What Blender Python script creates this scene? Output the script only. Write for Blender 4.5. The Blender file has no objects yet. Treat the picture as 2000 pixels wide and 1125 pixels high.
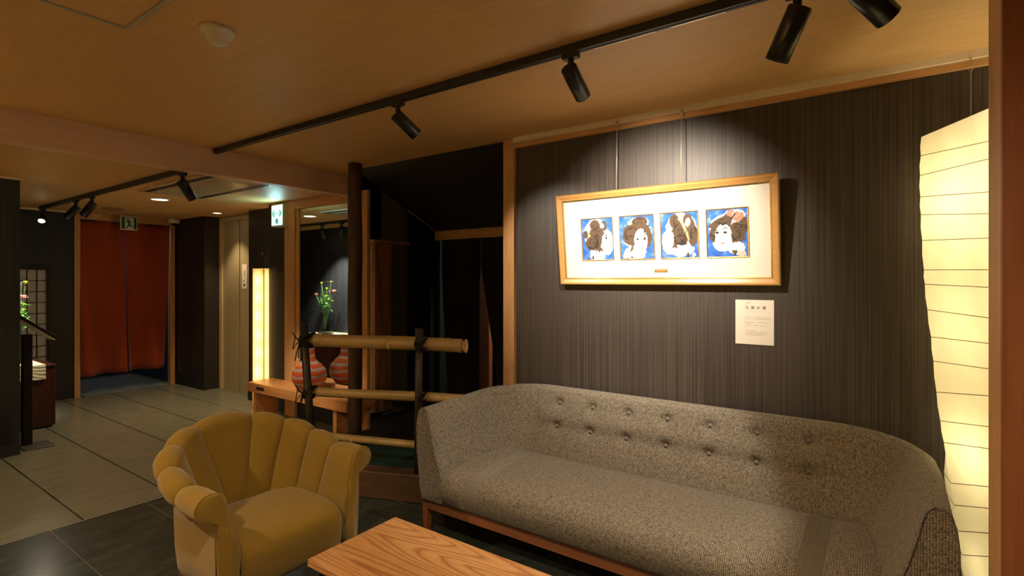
import bpy, bmesh, math, random
from mathutils import Vector, Matrix
PI = math.pi
R = math.radians
sc = bpy.context.scene
C = sc.collection

# ------------------------------------------------------------ camera, world, exposure
cam_d = bpy.data.cameras.new('camera')
cam_d.sensor_width = 36
cam_d.lens = 36 * 1032 / 2000
cam_d.shift_y = -0.00725
cam_d.clip_start = 0.02
cam = bpy.data.objects.new('camera', cam_d)
C.objects.link(cam)
cam.location = (0, 0, 1.38)
cam.rotation_euler = (R(90), 0, R(35.27))
sc.camera = cam

w = bpy.data.worlds.new('world')
sc.world = w
w.use_nodes = True
w.node_tree.nodes['Background'].inputs[0].default_value = (1.0, 0.75, 0.5, 1)
w.node_tree.nodes['Background'].inputs[1].default_value = 0.02
sc.view_settings.view_transform = 'Standard'
sc.view_settings.look = 'None'
sc.view_settings.gamma = 1
sc.view_settings.use_curve_mapping = False
sc.view_settings.exposure = 1.0
WARM = (1.0, 0.72, 0.42)
WARM2 = (1.0, 0.85, 0.67)

CH, BH = 2.34, 2.19          # front and back ceiling heights
SPOT_W = 26

# ------------------------------------------------------------ materials
def newmat(name):
    m = bpy.data.materials.new(name)
    m.use_nodes = True
    return m, m.node_tree.nodes, m.node_tree.links, m.node_tree.nodes['Principled BSDF']

def setin(b, k, v):
    if k in b.inputs: b.inputs[k].default_value = v

def c4(c): return (c[0], c[1], c[2], 1)

def plain(name, col, rough=0.6, metal=0.0, spec=0.5, emit=None, es=0.0, bump=0, bscale=200, coat=0):
    m, n, l, b = newmat(name)
    b.inputs['Base Color'].default_value = c4(col)
    b.inputs['Roughness'].default_value = rough
    b.inputs['Metallic'].default_value = metal
    setin(b, 'Specular IOR Level', spec)
    setin(b, 'Coat Weight', coat)
    if emit:
        b.inputs['Emission Color'].default_value = c4(emit)
        b.inputs['Emission Strength'].default_value = es
    tc = n.new('ShaderNodeTexCoord'); nz = n.new('ShaderNodeTexNoise')
    nz.inputs['Scale'].default_value = bscale if bump else 6
    nz.inputs['Detail'].default_value = 3
    l.new(tc.outputs['Object'], nz.inputs['Vector'])
    if bump:
        bp = n.new('ShaderNodeBump'); bp.inputs['Strength'].default_value = bump
        bp.inputs['Distance'].default_value = 0.002
        l.new(nz.outputs['Fac'], bp.inputs['Height']); l.new(bp.outputs[0], b.inputs['Normal'])
    else:
        mp = n.new('ShaderNodeMapRange')
        mp.inputs['To Min'].default_value = max(0, rough - .05); mp.inputs['To Max'].default_value = min(1, rough + .05)
        l.new(nz.outputs['Fac'], mp.inputs['Value']); l.new(mp.outputs[0], b.inputs['Roughness'])
    return m

def ramp(n, stops):
    r = n.new('ShaderNodeValToRGB')
    e = r.color_ramp.elements
    while len(e) < len(stops): e.new(0.5)
    for i, (p, c) in enumerate(stops):
        e[i].position = p; e[i].color = c4(c)
    return r

def wood(name, c1, c2, stretch=(1, 14, 14), scale=4, rough=0.45, fig=0, figcol=None, coat=0, bump=0.05):
    """grain runs along the axis with the small stretch value"""
    m, n, l, b = newmat(name)
    tc = n.new('ShaderNodeTexCoord'); mp = n.new('ShaderNodeMapping')
    mp.inputs['Scale'].default_value = stretch
    l.new(tc.outputs['Object'], mp.inputs['Vector'])
    nz = n.new('ShaderNodeTexNoise'); nz.inputs['Scale'].default_value = scale
    nz.inputs['Detail'].default_value = 5; nz.inputs['Roughness'].default_value = 0.65
    l.new(mp.outputs[0], nz.inputs['Vector'])
    r = ramp(n, [(0.3, c1), (0.7, c2)])
    l.new(nz.outputs['Fac'], r.inputs[0])
    out = r.outputs[0]
    if fig:
        mp2 = n.new('ShaderNodeMapping'); mp2.inputs['Scale'].default_value = [s * .2 for s in stretch]
        l.new(tc.outputs['Object'], mp2.inputs['Vector'])
        n2 = n.new('ShaderNodeTexNoise'); n2.inputs['Scale'].default_value = 2.2
        n2.inputs['Detail'].default_value = 1.2; n2.inputs['Roughness'].default_value = 0.4
        l.new(mp2.outputs[0], n2.inputs['Vector'])
        mu = n.new('ShaderNodeMath'); mu.operation = 'MULTIPLY'; mu.inputs[1].default_value = fig
        fr = n.new('ShaderNodeMath'); fr.operation = 'FRACT'
        l.new(n2.outputs['Fac'], mu.inputs[0]); l.new(mu.outputs[0], fr.inputs[0])
        r2 = ramp(n, [(0.0, (1, 1, 1)), (0.06, (.75, .75, .75)), (0.3, (0, 0, 0)), (0.75, (.08, .08, .08)), (1, (.5, .5, .5))])
        l.new(fr.outputs[0], r2.inputs[0])
        mx = n.new('ShaderNodeMix'); mx.data_type = 'RGBA'
        l.new(r2.outputs[0], mx.inputs[0]); l.new(out, mx.inputs[6])
        mx.inputs[7].default_value = c4(figcol or [c * .4 for c in c1])
        out = mx.outputs[2]
    l.new(out, b.inputs['Base Color'])
    b.inputs['Roughness'].default_value = rough
    setin(b, 'Coat Weight', coat); setin(b, 'Coat Roughness', .15)
    if bump:
        bp = n.new('ShaderNodeBump'); bp.inputs['Strength'].default_value = bump; bp.inputs['Distance'].default_value = .002
        l.new(nz.outputs['Fac'], bp.inputs['Height']); l.new(bp.outputs[0], b.inputs['Normal'])
    return m

def stripes(name, dark, light, freq=90, rough=0.5):
    """vertical straight grain laminate"""
    m, n, l, b = newmat(name)
    tc = n.new('ShaderNodeTexCoord'); mp = n.new('ShaderNodeMapping')
    mp.inputs['Scale'].default_value = (freq, freq, 0.8)
    l.new(tc.outputs['Object'], mp.inputs['Vector'])
    nz = n.new('ShaderNodeTexNoise'); nz.inputs['Scale'].default_value = 1.0
    nz.inputs['Detail'].default_value = 2.5; nz.inputs['Roughness'].default_value = 0.6
    l.new(mp.outputs[0], nz.inputs['Vector'])
    r = ramp(n, [(0.36, dark), (0.52, [d * .55 + g * .45 for d, g in zip(dark, light)]), (0.68, light)])
    l.new(nz.outputs['Fac'], r.inputs[0]); l.new(r.outputs[0], b.inputs['Base Color'])
    b.inputs['Roughness'].default_value = rough
    return m

def fabric(name, c1, c2, weave=0.006, rough=0.95, sheen=0.2, contrast=1.0, bump=0.6):
    m, n, l, b = newmat(name)
    tc = n.new('ShaderNodeTexCoord')
    v = n.new('ShaderNodeTexVoronoi'); v.inputs['Scale'].default_value = 1 / weave
    v.inputs['Randomness'].default_value = 0.55
    mp = n.new('ShaderNodeMapping'); mp.inputs['Scale'].default_value = (0.75, 1, 1.3)
    l.new(tc.outputs['Object'], mp.inputs['Vector']); l.new(mp.outputs[0], v.inputs['Vector'])
    nz = n.new('ShaderNodeTexNoise'); nz.inputs['Scale'].default_value = 0.35 / weave; nz.inputs['Detail'].default_value = 3
    l.new(mp.outputs[0], nz.inputs['Vector'])
    ad = n.new('ShaderNodeMath'); ad.operation = 'MULTIPLY_ADD'
    sp = n.new('ShaderNodeSeparateColor')
    l.new(v.outputs['Color'], sp.inputs[0])
    l.new(sp.outputs[0], ad.inputs[0]); ad.inputs[1].default_value = 0.6 * contrast
    sb = n.new('ShaderNodeMath'); sb.operation = 'SUBTRACT'
    l.new(nz.outputs['Fac'], sb.inputs[0]); l.new(v.outputs['Distance'], sb.inputs[1])
    l.new(sb.outputs[0], ad.inputs[2])
    r = ramp(n, [(0.05, c1), (0.75, c2)])
    l.new(ad.outputs[0], r.inputs[0]); l.new(r.outputs[0], b.inputs['Base Color'])
    b.inputs['Roughness'].default_value = rough
    setin(b, 'Sheen Weight', sheen); setin(b, 'Specular IOR Level', 0.2)
    bp = n.new('ShaderNodeBump'); bp.inputs['Strength'].default_value = bump; bp.inputs['Distance'].default_value = weave * .5
    bp.invert = True
    l.new(v.outputs['Distance'], bp.inputs['Height']); l.new(bp.outputs[0], b.inputs['Normal'])
    return m

def tile_mat(name, c1, c2, joint, y0, py, x0, px, rough=0.3, jw=0.004):
    m, n, l, b = newmat(name)
    tc = n.new('ShaderNodeTexCoord'); sp = n.new('ShaderNodeSeparateXYZ')
    l.new(tc.outputs['Object'], sp.inputs[0])
    def line(o, off, per, wd):
        a = n.new('ShaderNodeMath'); a.operation = 'SUBTRACT'; a.inputs[1].default_value = off; l.new(o, a.inputs[0])
        p = n.new('ShaderNodeMath'); p.operation = 'PINGPONG'; p.inputs[1].default_value = per / 2; l.new(a.outputs[0], p.inputs[0])
        q = n.new('ShaderNodeMath'); q.operation = 'LESS_THAN'; q.inputs[1].default_value = wd; l.new(p.outputs[0], q.inputs[0])
        return q.outputs[0]
    a = line(sp.outputs[1], y0, py, jw * .5); d = line(sp.outputs[0], x0, px, jw * .3)
    ds = n.new('ShaderNodeMath'); ds.operation = 'MULTIPLY'; ds.inputs[1].default_value = .35; l.new(d, ds.inputs[0])
    mxx = n.new('ShaderNodeMath'); mxx.operation = 'MAXIMUM'; l.new(a, mxx.inputs[0]); l.new(ds.outputs[0], mxx.inputs[1])
    nz = n.new('ShaderNodeTexNoise'); nz.inputs['Scale'].default_value = 5; nz.inputs['Detail'].default_value = 9
    nz.inputs['Distortion'].default_value = .4; nz.inputs['Roughness'].default_value = .62
    mp = n.new('ShaderNodeMapping'); mp.inputs['Scale'].default_value = (2.6, 1, 1); mp.inputs['Rotation'].default_value = (0, 0, .5)
    l.new(tc.outputs['Object'], mp.inputs['Vector']); l.new(mp.outputs[0], nz.inputs['Vector'])
    r = ramp(n, [(0.3, c1), (0.7, c2)]); l.new(nz.outputs['Fac'], r.inputs[0])
    mx = n.new('ShaderNodeMix'); mx.data_type = 'RGBA'
    l.new(mxx.outputs[0], mx.inputs[0]); l.new(r.outputs[0], mx.inputs[6]); mx.inputs[7].default_value = c4(joint)
    l.new(mx.outputs[2], b.inputs['Base Color'])
    mr = n.new('ShaderNodeMapRange'); mr.inputs['To Min'].default_value = rough - .03; mr.inputs['To Max'].default_value = rough + .05
    l.new(nz.outputs['Fac'], mr.inputs['Value']); l.new(mr.outputs[0], b.inputs['Roughness'])
    return m

M = {}
M['ceiling'] = wood('ceiling_veneer', (0.64, 0.39, 0.155), (0.73, 0.46, 0.195), (0.7, 9, 9), 5, 0.5, bump=0)
M['beam'] = wood('beam_wood', (0.72, 0.48, 0.35), (0.80, 0.57, 0.43), (10, .8, 10), 4, 0.5)
M['hinoki'] = wood('pale_trim_wood', (0.50, 0.27, 0.10), (0.66, 0.38, 0.17), (12, 12, .8), 5, 0.45)
M['hinoki_h'] = wood('pale_trim_wood_level', (0.50, 0.27, 0.10), (0.66, 0.38, 0.17), (.8, 12, 12), 5, 0.45)
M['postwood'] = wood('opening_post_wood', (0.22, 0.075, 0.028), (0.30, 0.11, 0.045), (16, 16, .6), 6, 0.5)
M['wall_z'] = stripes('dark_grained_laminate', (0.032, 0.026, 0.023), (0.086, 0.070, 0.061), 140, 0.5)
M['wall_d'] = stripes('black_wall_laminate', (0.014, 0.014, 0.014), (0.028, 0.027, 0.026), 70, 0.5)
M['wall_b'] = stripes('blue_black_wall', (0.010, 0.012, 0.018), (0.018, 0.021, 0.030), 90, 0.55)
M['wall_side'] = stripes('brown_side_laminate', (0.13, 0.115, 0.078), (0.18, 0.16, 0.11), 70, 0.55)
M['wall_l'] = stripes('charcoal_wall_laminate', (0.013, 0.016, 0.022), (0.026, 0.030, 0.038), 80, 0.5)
M['black'] = plain('matt_black', (0.010, 0.010, 0.010), 0.7)
M['soffit'] = stripes('stair_soffit_black', (0.016, 0.015, 0.014), (0.024, 0.022, 0.020), 60, 0.6)
M['track'] = plain('black_track_metal', (0.014, 0.013, 0.012), 0.45)
M['spot'] = plain('black_spot_enamel', (0.012, 0.012, 0.010), 0.35)
M['alu'] = plain('brushed_alu', (0.55, 0.51, 0.43), 0.4, 0.5)
M['white_rail'] = plain('cream_rail_paint', (0.80, 0.72, 0.58), 0.45)
M['white_plastic'] = plain('white_plastic', (0.75, 0.68, 0.56), 0.4)
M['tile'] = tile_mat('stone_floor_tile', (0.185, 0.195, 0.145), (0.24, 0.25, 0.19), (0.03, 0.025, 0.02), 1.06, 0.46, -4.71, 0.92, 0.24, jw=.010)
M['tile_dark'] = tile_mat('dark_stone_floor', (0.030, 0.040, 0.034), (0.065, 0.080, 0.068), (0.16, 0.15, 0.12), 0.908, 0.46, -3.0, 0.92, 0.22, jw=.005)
M['sofa'] = fabric('grey_weave', (0.075, 0.066, 0.056), (0.30, 0.26, 0.205), 0.0055, contrast=.9)
M['mustard'] = fabric('mustard_cloth', (0.255, 0.160, 0.021), (0.30, 0.195, 0.030), 0.0025, contrast=.3, bump=.25, sheen=.3)
def weave_uv(name, dark, c1, c2, pu=.0075, pv=.0045):
    m, n, l, b = newmat(name)
    tc = n.new('ShaderNodeTexCoord'); mp = n.new('ShaderNodeMapping'); mp.inputs['Scale'].default_value = (1 / pu, 1 / pv, 1)
    l.new(tc.outputs['UV'], mp.inputs['Vector'])
    v = n.new('ShaderNodeTexVoronoi'); v.voronoi_dimensions = '2D'; v.inputs['Scale'].default_value = 1; v.inputs['Randomness'].default_value = .28
    l.new(mp.outputs[0], v.inputs['Vector'])
    sp = n.new('ShaderNodeSeparateColor'); l.new(v.outputs['Color'], sp.inputs[0])
    nz = n.new('ShaderNodeTexNoise'); nz.inputs['Scale'].default_value = 60; nz.inputs['Detail'].default_value = 2
    l.new(tc.outputs['UV'], nz.inputs['Vector'])
    av = n.new('ShaderNodeMath'); av.operation = 'MULTIPLY_ADD'; av.inputs[1].default_value = .5
    l.new(sp.outputs[0], av.inputs[0]); l.new(nz.outputs['Fac'], av.inputs[2])
    r = ramp(n, [(0.35, c1), (0.95, c2)]); l.new(av.outputs[0], r.inputs[0])
    mr = n.new('ShaderNodeMapRange'); mr.inputs['From Min'].default_value = .28; mr.inputs['From Max'].default_value = .62
    l.new(v.outputs['Distance'], mr.inputs['Value'])
    mx = n.new('ShaderNodeMix'); mx.data_type = 'RGBA'; l.new(mr.outputs[0], mx.inputs[0]); l.new(r.outputs[0], mx.inputs[6]); mx.inputs[7].default_value = c4(dark)
    l.new(mx.outputs[2], b.inputs['Base Color']); b.inputs['Roughness'].default_value = .95
    setin(b, 'Sheen Weight', .15); setin(b, 'Specular IOR Level', .2)
    bp = n.new('ShaderNodeBump'); bp.inputs['Strength'].default_value = .6; bp.inputs['Distance'].default_value = .002; bp.invert = True
    l.new(v.outputs['Distance'], bp.inputs['Height']); l.new(bp.outputs[0], b.inputs['Normal'])
    return m
M['sofa_uv'] = weave_uv('grey_basket_weave', (0.042, 0.037, 0.031), (0.155, 0.137, 0.108), (0.38, 0.335, 0.26))
M['redwood'] = wood('sofa_frame_wood', (0.26, 0.10, 0.045), (0.36, 0.15, 0.07), (1, 14, 14), 4, 0.4)
M['table'] = wood('table_ash', (0.50, 0.26, 0.095), (0.60, 0.34, 0.14), (1.6, 14, 14), 6, 0.36, fig=22, figcol=(0.33, 0.12, 0.04))
M['bench'] = wood('bench_wood', (0.56, 0.25, 0.075), (0.66, 0.32, 0.10), (.8, 10, 10), 5, 0.35, fig=7, figcol=(0.42, 0.18, 0.06))
M['darkpillar'] = wood('dark_log', (0.035, 0.018, 0.010), (0.085, 0.042, 0.022), (12, 12, 1), 4, 0.6, bump=.3)
M['sill'] = wood('dark_sill_wood', (0.06, 0.035, 0.018), (0.12, 0.07, 0.035), (1, 12, 12), 4, 0.45)
M['boardwood'] = wood('red_brown_board', (0.42, 0.19, 0.085), (0.52, 0.26, 0.12), (8, 8, .8), 5, 0.5, fig=6)
M['bamboo'] = wood('bamboo_skin', (0.36, 0.25, 0.09), (0.46, 0.33, 0.13), (.6, 14, 14), 4, 0.38, bump=0)
M['bamboo_in'] = plain('bamboo_cut', (0.75, 0.5, 0.28), 0.7)
M['smoked'] = wood('smoked_bamboo', (0.020, 0.015, 0.010), (0.045, 0.032, 0.02), (10, 10, 1), 4, 0.4)
M['rope'] = plain('black_rope', (0.008, 0.008, 0.008), 0.9, bump=.5, bscale=400)
M['frame'] = wood('picture_frame_wood', (0.52, 0.27, 0.085), (0.64, 0.35, 0.12), (1, 10, 10), 5, 0.3)
M['gold'] = plain('gold_edge', (0.75, 0.52, 0.2), 0.25, 0.8)
M['mat'] = plain('cream_mat_board', (0.80, 0.76, 0.66), 0.9)
M['paper'] = plain('caption_card', (0.82, 0.77, 0.66), 0.9)
M['ink'] = plain('ink', (0.03, 0.028, 0.025), 0.8)
M['ink_soft'] = plain('grey_ink', (0.28, 0.26, 0.22), 0.8)
M['hair'] = plain('paint_brown', (0.10, 0.065, 0.042), 0.9)
M['hairline'] = plain('paint_dark', (0.035, 0.028, 0.022), 0.9)
M['face'] = plain('paint_white', (0.86, 0.82, 0.76), 0.9)
M['blush'] = plain('paint_pink', (0.78, 0.50, 0.44), 0.9)
M['redpaint'] = plain('paint_red', (0.66, 0.22, 0.16), 0.9)
M['yellowpaint'] = plain('paint_yellow', (0.80, 0.66, 0.26), 0.9)
M['doorm'] = plain('lift_door_enamel', (0.48, 0.41, 0.24), 0.32, 0.2)
M['doorframe'] = plain('lift_frame_enamel', (0.60, 0.47, 0.29), 0.4)
M['dark_metal'] = plain('dark_metal', (0.05, 0.045, 0.04), 0.35, 0.6)
M['noren'] = fabric('rust_cloth', (0.36, 0.062, 0.022), (0.43, 0.078, 0.028), 0.003, contrast=.3, bump=.2)
M['noren_navy'] = fabric('black_cloth', (0.008, 0.008, 0.012), (0.014, 0.014, 0.02), 0.003, contrast=.3, bump=.2)
M['blue'] = plain('blue_cloth', (0.02, 0.04, 0.10), 0.9)
M['teal'] = plain('teal_cloth', (0.02, 0.22, 0.16), 0.8)
M['carpet_grey'] = plain('grey_mat', (0.16, 0.19, 0.20), 0.95, bump=.6)
M['lacquer'] = plain('dark_red_lacquer', (0.045, 0.010, 0.006), 0.3)
M['green'] = plain('leaf_green', (0.10, 0.30, 0.05), 0.6)
M['green_sign'] = plain('sign_green', (0.0, 0.10, 0.05), 0.6)
M['pinkf'] = plain('petal_pink', (0.85, 0.45, 0.42), 0.7)
M['limef'] = plain('petal_lime', (0.62, 0.75, 0.12), 0.7)
M['sign_white'] = plain('sign_plate', (0.75, 0.78, 0.68), 0.6)
M['stage_teal'] = plain('dark_teal', (0.006, 0.035, 0.034), 0.6)
M['white_lit'] = plain('lit_lens', (1, 1, 1), 0.5, emit=(1, .85, .6), es=6)
M['sign_lit'] = plain('lit_sign_face', (0.8, 0.9, 0.9), 0.5, emit=(0.55, 0.92, 0.95), es=.62)
M['sign_green_lit'] = plain('lit_sign_green', (0.0, 0.4, 0.2), 0.5, emit=(0.0, 0.35, 0.16), es=.45)

def glass(name):
    m, n, l, b = newmat(name)
    b.inputs['Base Color'].default_value = (.9, .95, .93, 1); b.inputs['Roughness'].default_value = .02
    b.inputs['Metallic'].default_value = 1
    tc = n.new('ShaderNodeTexCoord'); nz = n.new('ShaderNodeTexNoise'); nz.inputs['Scale'].default_value = .5
    r = ramp(n, [(0, (.80, .84, .80)), (1, (.84, .88, .84))])
    l.new(tc.outputs['Object'], nz.inputs['Vector']); l.new(nz.outputs['Fac'], r.inputs[0]); l.new(r.outputs[0], b.inputs['Base Color'])
    return m
M['mirror'] = glass('mirror_glass')

def translucent(name, col, mixf=0.7, weave=None, emit=0.0, wrinkle=0.4):
    m, n, l, b = newmat(name)
    n.remove(b)
    out = n['Material Output']
    tr = n.new('ShaderNodeBsdfTranslucent'); df = n.new('ShaderNodeBsdfDiffuse'); mx = n.new('ShaderNodeMixShader')
    tc = n.new('ShaderNodeTexCoord'); nz = n.new('ShaderNodeTexNoise')
    nz.inputs['Scale'].default_value = 9; nz.inputs['Detail'].default_value = 6
    l.new(tc.outputs['Object'], nz.inputs['Vector'])
    r = ramp(n, [(0.3, [c * .9 for c in col]), (0.7, col)])
    l.new(nz.outputs['Fac'], r.inputs[0])
    l.new(r.outputs[0], tr.inputs[0]); l.new(r.outputs[0], df.inputs[0])
    bp = n.new('ShaderNodeBump'); bp.inputs['Strength'].default_value = wrinkle; bp.inputs['Distance'].default_value = .01
    l.new(nz.outputs['Fac'], bp.inputs['Height']); l.new(bp.outputs[0], tr.inputs['Normal']); l.new(bp.outputs[0], df.inputs['Normal'])
    mx.inputs[0].default_value = mixf
    l.new(df.outputs[0], mx.inputs[1]); l.new(tr.outputs[0], mx.inputs[2])
    last = mx.outputs[0]
    if emit:
        em = n.new('ShaderNodeEmission'); em.inputs[1].default_value = emit
        em.inputs[0].default_value = c4(col)
        ad = n.new('ShaderNodeAddShader'); l.new(last, ad.inputs[0]); l.new(em.outputs[0], ad.inputs[1]); last = ad.outputs[0]
    l.new(last, out.inputs['Surface'])
    return m
M['washi'] = translucent('washi_paper', (0.88, 0.82, 0.60), 0.66)
M['washi2'] = translucent('lantern_cloth', (0.95, 0.78, 0.46), 0.75, wrinkle=.15)
M['shoji_paper'] = plain('shoji_paper', (0.50, 0.48, 0.44), 0.9)

def vase_mat():
    m, n, l, b = newmat('banded_vase_glaze')
    tc = n.new('ShaderNodeTexCoord'); sp = n.new('ShaderNodeSeparateXYZ'); nz = n.new('ShaderNodeTexNoise')
    nz.inputs['Scale'].default_value = 7; nz.inputs['Detail'].default_value = 4
    l.new(tc.outputs['Object'], sp.inputs[0]); l.new(tc.outputs['Object'], nz.inputs['Vector'])
    ma = n.new('ShaderNodeMath'); ma.operation = 'MULTIPLY_ADD'; ma.inputs[1].default_value = .045
    l.new(nz.outputs['Fac'], ma.inputs[0]); l.new(sp.outputs[2], ma.inputs[2])
    mu = n.new('ShaderNodeMath'); mu.operation = 'MULTIPLY'; mu.inputs[1].default_value = 1 / .062
    l.new(ma.outputs[0], mu.inputs[0])
    fr = n.new('ShaderNodeMath'); fr.operation = 'FRACT'; l.new(mu.outputs[0], fr.inputs[0])
    red = (0.38, 0.062, 0.020)
    r = ramp(n, [(0.0, red), (0.52, (0.46, 0.09, 0.03)), (0.60, (.40, .31, .22)), (0.72, (.14, .17, .23)), (0.80, (.42, .33, .24)), (0.90, red)])
    l.new(fr.outputs[0], r.inputs[0]); l.new(r.outputs[0], b.inputs['Base Color'])
    b.inputs['Roughness'].default_value = .22
    return m
M['vase'] = vase_mat()

def swirl_mat():
    m, n, l, b = newmat('swirl_brocade')
    tc = n.new('ShaderNodeTexCoord'); wv = n.new('ShaderNodeTexWave'); wv.wave_type = 'RINGS'
    wv.inputs['Scale'].default_value = 9; wv.inputs['Distortion'].default_value = 9; wv.inputs['Detail'].default_value = 1
    l.new(tc.outputs['Object'], wv.inputs['Vector'])
    r = ramp(n, [(0.0, (.10, .12, .05)), (0.3, (.42, .36, .2)), (0.45, (.75, .68, .48)), (1, (.82, .76, .58))])
    l.new(wv.outputs['Fac'], r.inputs[0]); l.new(r.outputs[0], b.inputs['Base Color']); b.inputs['Roughness'].default_value = .8
    return m
M['swirl'] = swirl_mat()

def bluewash():
    m, n, l, b = newmat('blue_wash_paint')
    tc = n.new('ShaderNodeTexCoord'); nz = n.new('ShaderNodeTexNoise')
    nz.inputs['Scale'].default_value = 22; nz.inputs['Detail'].default_value = 4
    l.new(tc.outputs['Object'], nz.inputs['Vector'])
    r = ramp(n, [(0.3, (.015, .085, .46)), (0.55, (.05, .18, .62)), (0.75, (.30, .44, .76))])
    l.new(nz.outputs['Fac'], r.inputs[0]); l.new(r.outputs[0], b.inputs['Base Color']); b.inputs['Roughness'].default_value = .9
    return m
M['bluewash'] = bluewash()

# ------------------------------------------------------------ mesh helpers
class MB:
    def __init__(s): s.bm = bmesh.new(); s.mi = 0
    def _tag(s, faces, smooth=False):
        for f in faces:
            f.material_index = s.mi; f.smooth = smooth
    def box(s, x0, x1, y0, y1, z0, z1, bev=0.0, seg=2):
        vs = [s.bm.verts.new((x, y, z)) for z in (z0, z1) for y in (y0, y1) for x in (x0, x1)]
        fs = [s.bm.faces.new([vs[i] for i in q]) for q in ((0, 2, 3, 1), (4, 5, 7, 6), (0, 1, 5, 4), (2, 6, 7, 3), (0, 4, 6, 2), (1, 3, 7, 5))]
        s._tag(fs)
        if bev:
            es = list({e for f in fs for e in f.edges})
            r = bmesh.ops.bevel(s.bm, geom=es, offset=bev, segments=seg, affect='EDGES', profile=.5)
            s._tag(r['faces'], True)
        return s
    def quad(s, *pts):
        f = s.bm.faces.new([s.bm.verts.new(p) for p in pts]); s._tag([f]); return s
    def prism(s, pts, z0, z1, axis='z'):
        def P(a, b, c): return {'z': (a, b, c), 'y': (a, c, b), 'x': (c, a, b)}[axis]
        lo = [s.bm.verts.new(P(a, b, z0)) for a, b in pts]; hi = [s.bm.verts.new(P(a, b, z1)) for a, b in pts]
        fs = [s.bm.faces.new(lo[::-1]), s.bm.faces.new(hi)]
        k = len(pts)
        for i in range(k): fs.append(s.bm.faces.new((lo[i], lo[(i + 1) % k], hi[(i + 1) % k], hi[i])))
        s._tag(fs); return s
    def lathe(s, prof, cx=0, cy=0, n=32, smooth=True):
        rings = []
        for r, z in prof:
            if r < 1e-5: rings.append([s.bm.verts.new((cx, cy, z))])
            else: rings.append([s.bm.verts.new((cx + r * math.cos(2 * PI * i / n), cy + r * math.sin(2 * PI * i / n), z)) for i in range(n)])
        fs = []
        for a, b in zip(rings, rings[1:]):
            for i in range(n):
                j = (i + 1) % n
                if len(a) == 1 and len(b) == 1: continue
                if len(a) == 1: fs.append(s.bm.faces.new((a[0], b[j], b[i])))
                elif len(b) == 1: fs.append(s.bm.faces.new((a[i], a[j], b[0])))
                else: fs.append(s.bm.faces.new((a[i], a[j], b[j], b[i])))
        s._tag(fs, smooth); return s
    def tube(s, pts, rad, n=8, cap=True):
        pts = [Vector(p) for p in pts]
        rads = rad if isinstance(rad, (list, tuple)) else [rad] * len(pts)
        rings = []; up = None
        for i, p in enumerate(pts):
            t = (pts[min(i + 1, len(pts) - 1)] - pts[max(i - 1, 0)]).normalized()
            if up is None: up = Vector((0, 0, 1)) if abs(t.z) < .9 else Vector((1, 0, 0))
            a = t.cross(up).normalized(); b = a.cross(t).normalized(); up = b
            rings.append([s.bm.verts.new(p + (a * math.cos(2 * PI * k / n) + b * math.sin(2 * PI * k / n)) * rads[i]) for k in range(n)])
        fs = []
        for a, b in zip(rings, rings[1:]):
            for i in range(n):
                j = (i + 1) % n; fs.append(s.bm.faces.new((a[i], b[i], b[j], a[j])))
        s._tag(fs, True)
        if cap:
            s._tag([s.bm.faces.new(rings[0]), s.bm.faces.new(rings[-1][::-1])])
        return s
    def loft(s, loops, closed=True, cap=True, smooth=True):
        rs = [[s.bm.verts.new(p) for p in lp] for lp in loops]
        fs = []; k = len(loops[0])
        for a, b in zip(rs, rs[1:]):
            for i in range(k if closed else k - 1):
                j = (i + 1) % k; fs.append(s.bm.faces.new((a[i], a[j], b[j], b[i])))
        s._tag(fs, smooth)
        if cap and closed: s._tag([s.bm.faces.new(rs[0][::-1]), s.bm.faces.new(rs[-1])])
        return s
    def build(s, name, mats, parent=None, sub=0, normals=True):
        if normals: bmesh.ops.recalc_face_normals(s.bm, faces=s.bm.faces[:])
        me = bpy.data.meshes.new(name); s.bm.to_mesh(me); s.bm.free()
        for m in (mats if isinstance(mats, (list, tuple)) else [mats]): me.materials.append(m)
        o = bpy.data.objects.new(name, me); C.objects.link(o)
        if parent: o.parent = parent
        if sub:
            md = o.modifiers.new('sub', 'SUBSURF'); md.levels = sub; md.render_levels = sub
        return o

def thing(name, label, cat, loc=(0, 0, 0), rot=(0, 0, 0), group=None):
    o = bpy.data.objects.new(name, None); C.objects.link(o); o.empty_display_size = .1
    o.location = loc; o.rotation_euler = rot; o['label'] = label; o['category'] = cat
    if group: o['group'] = group
    return o
def tag(o, label, cat, group=None):
    o['label'] = label; o['category'] = cat
    if group: o['group'] = group
    return o
def struct(name, mb, mat, label=None, parent=None):
    o = mb.build(name, mat, parent)
    if not parent: o['kind'] = 'structure'
    if label: o['label'] = label
    return o
def sbox(name, mat, *a, label=None, bev=0):
    return struct(name, MB().box(*a, bev=bev), mat, label)
def light(kind, name, parent, loc, watts, col, size=.03, target=None, angle=60, blend=.6):
    d = bpy.data.lights.new(name, kind); d.energy = watts; d.color = col
    if kind == 'AREA': d.size = size
    else: d.shadow_soft_size = size
    if kind == 'SPOT': d.spot_size = R(angle); d.spot_blend = blend
    o = bpy.data.objects.new(name, d); C.objects.link(o)
    if parent: o.parent = parent
    o.location = loc
    if target is not None:
        o.rotation_euler = (Vector(target) - Vector(loc)).to_track_quat('-Z', 'Y').to_euler()
    return o

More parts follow.
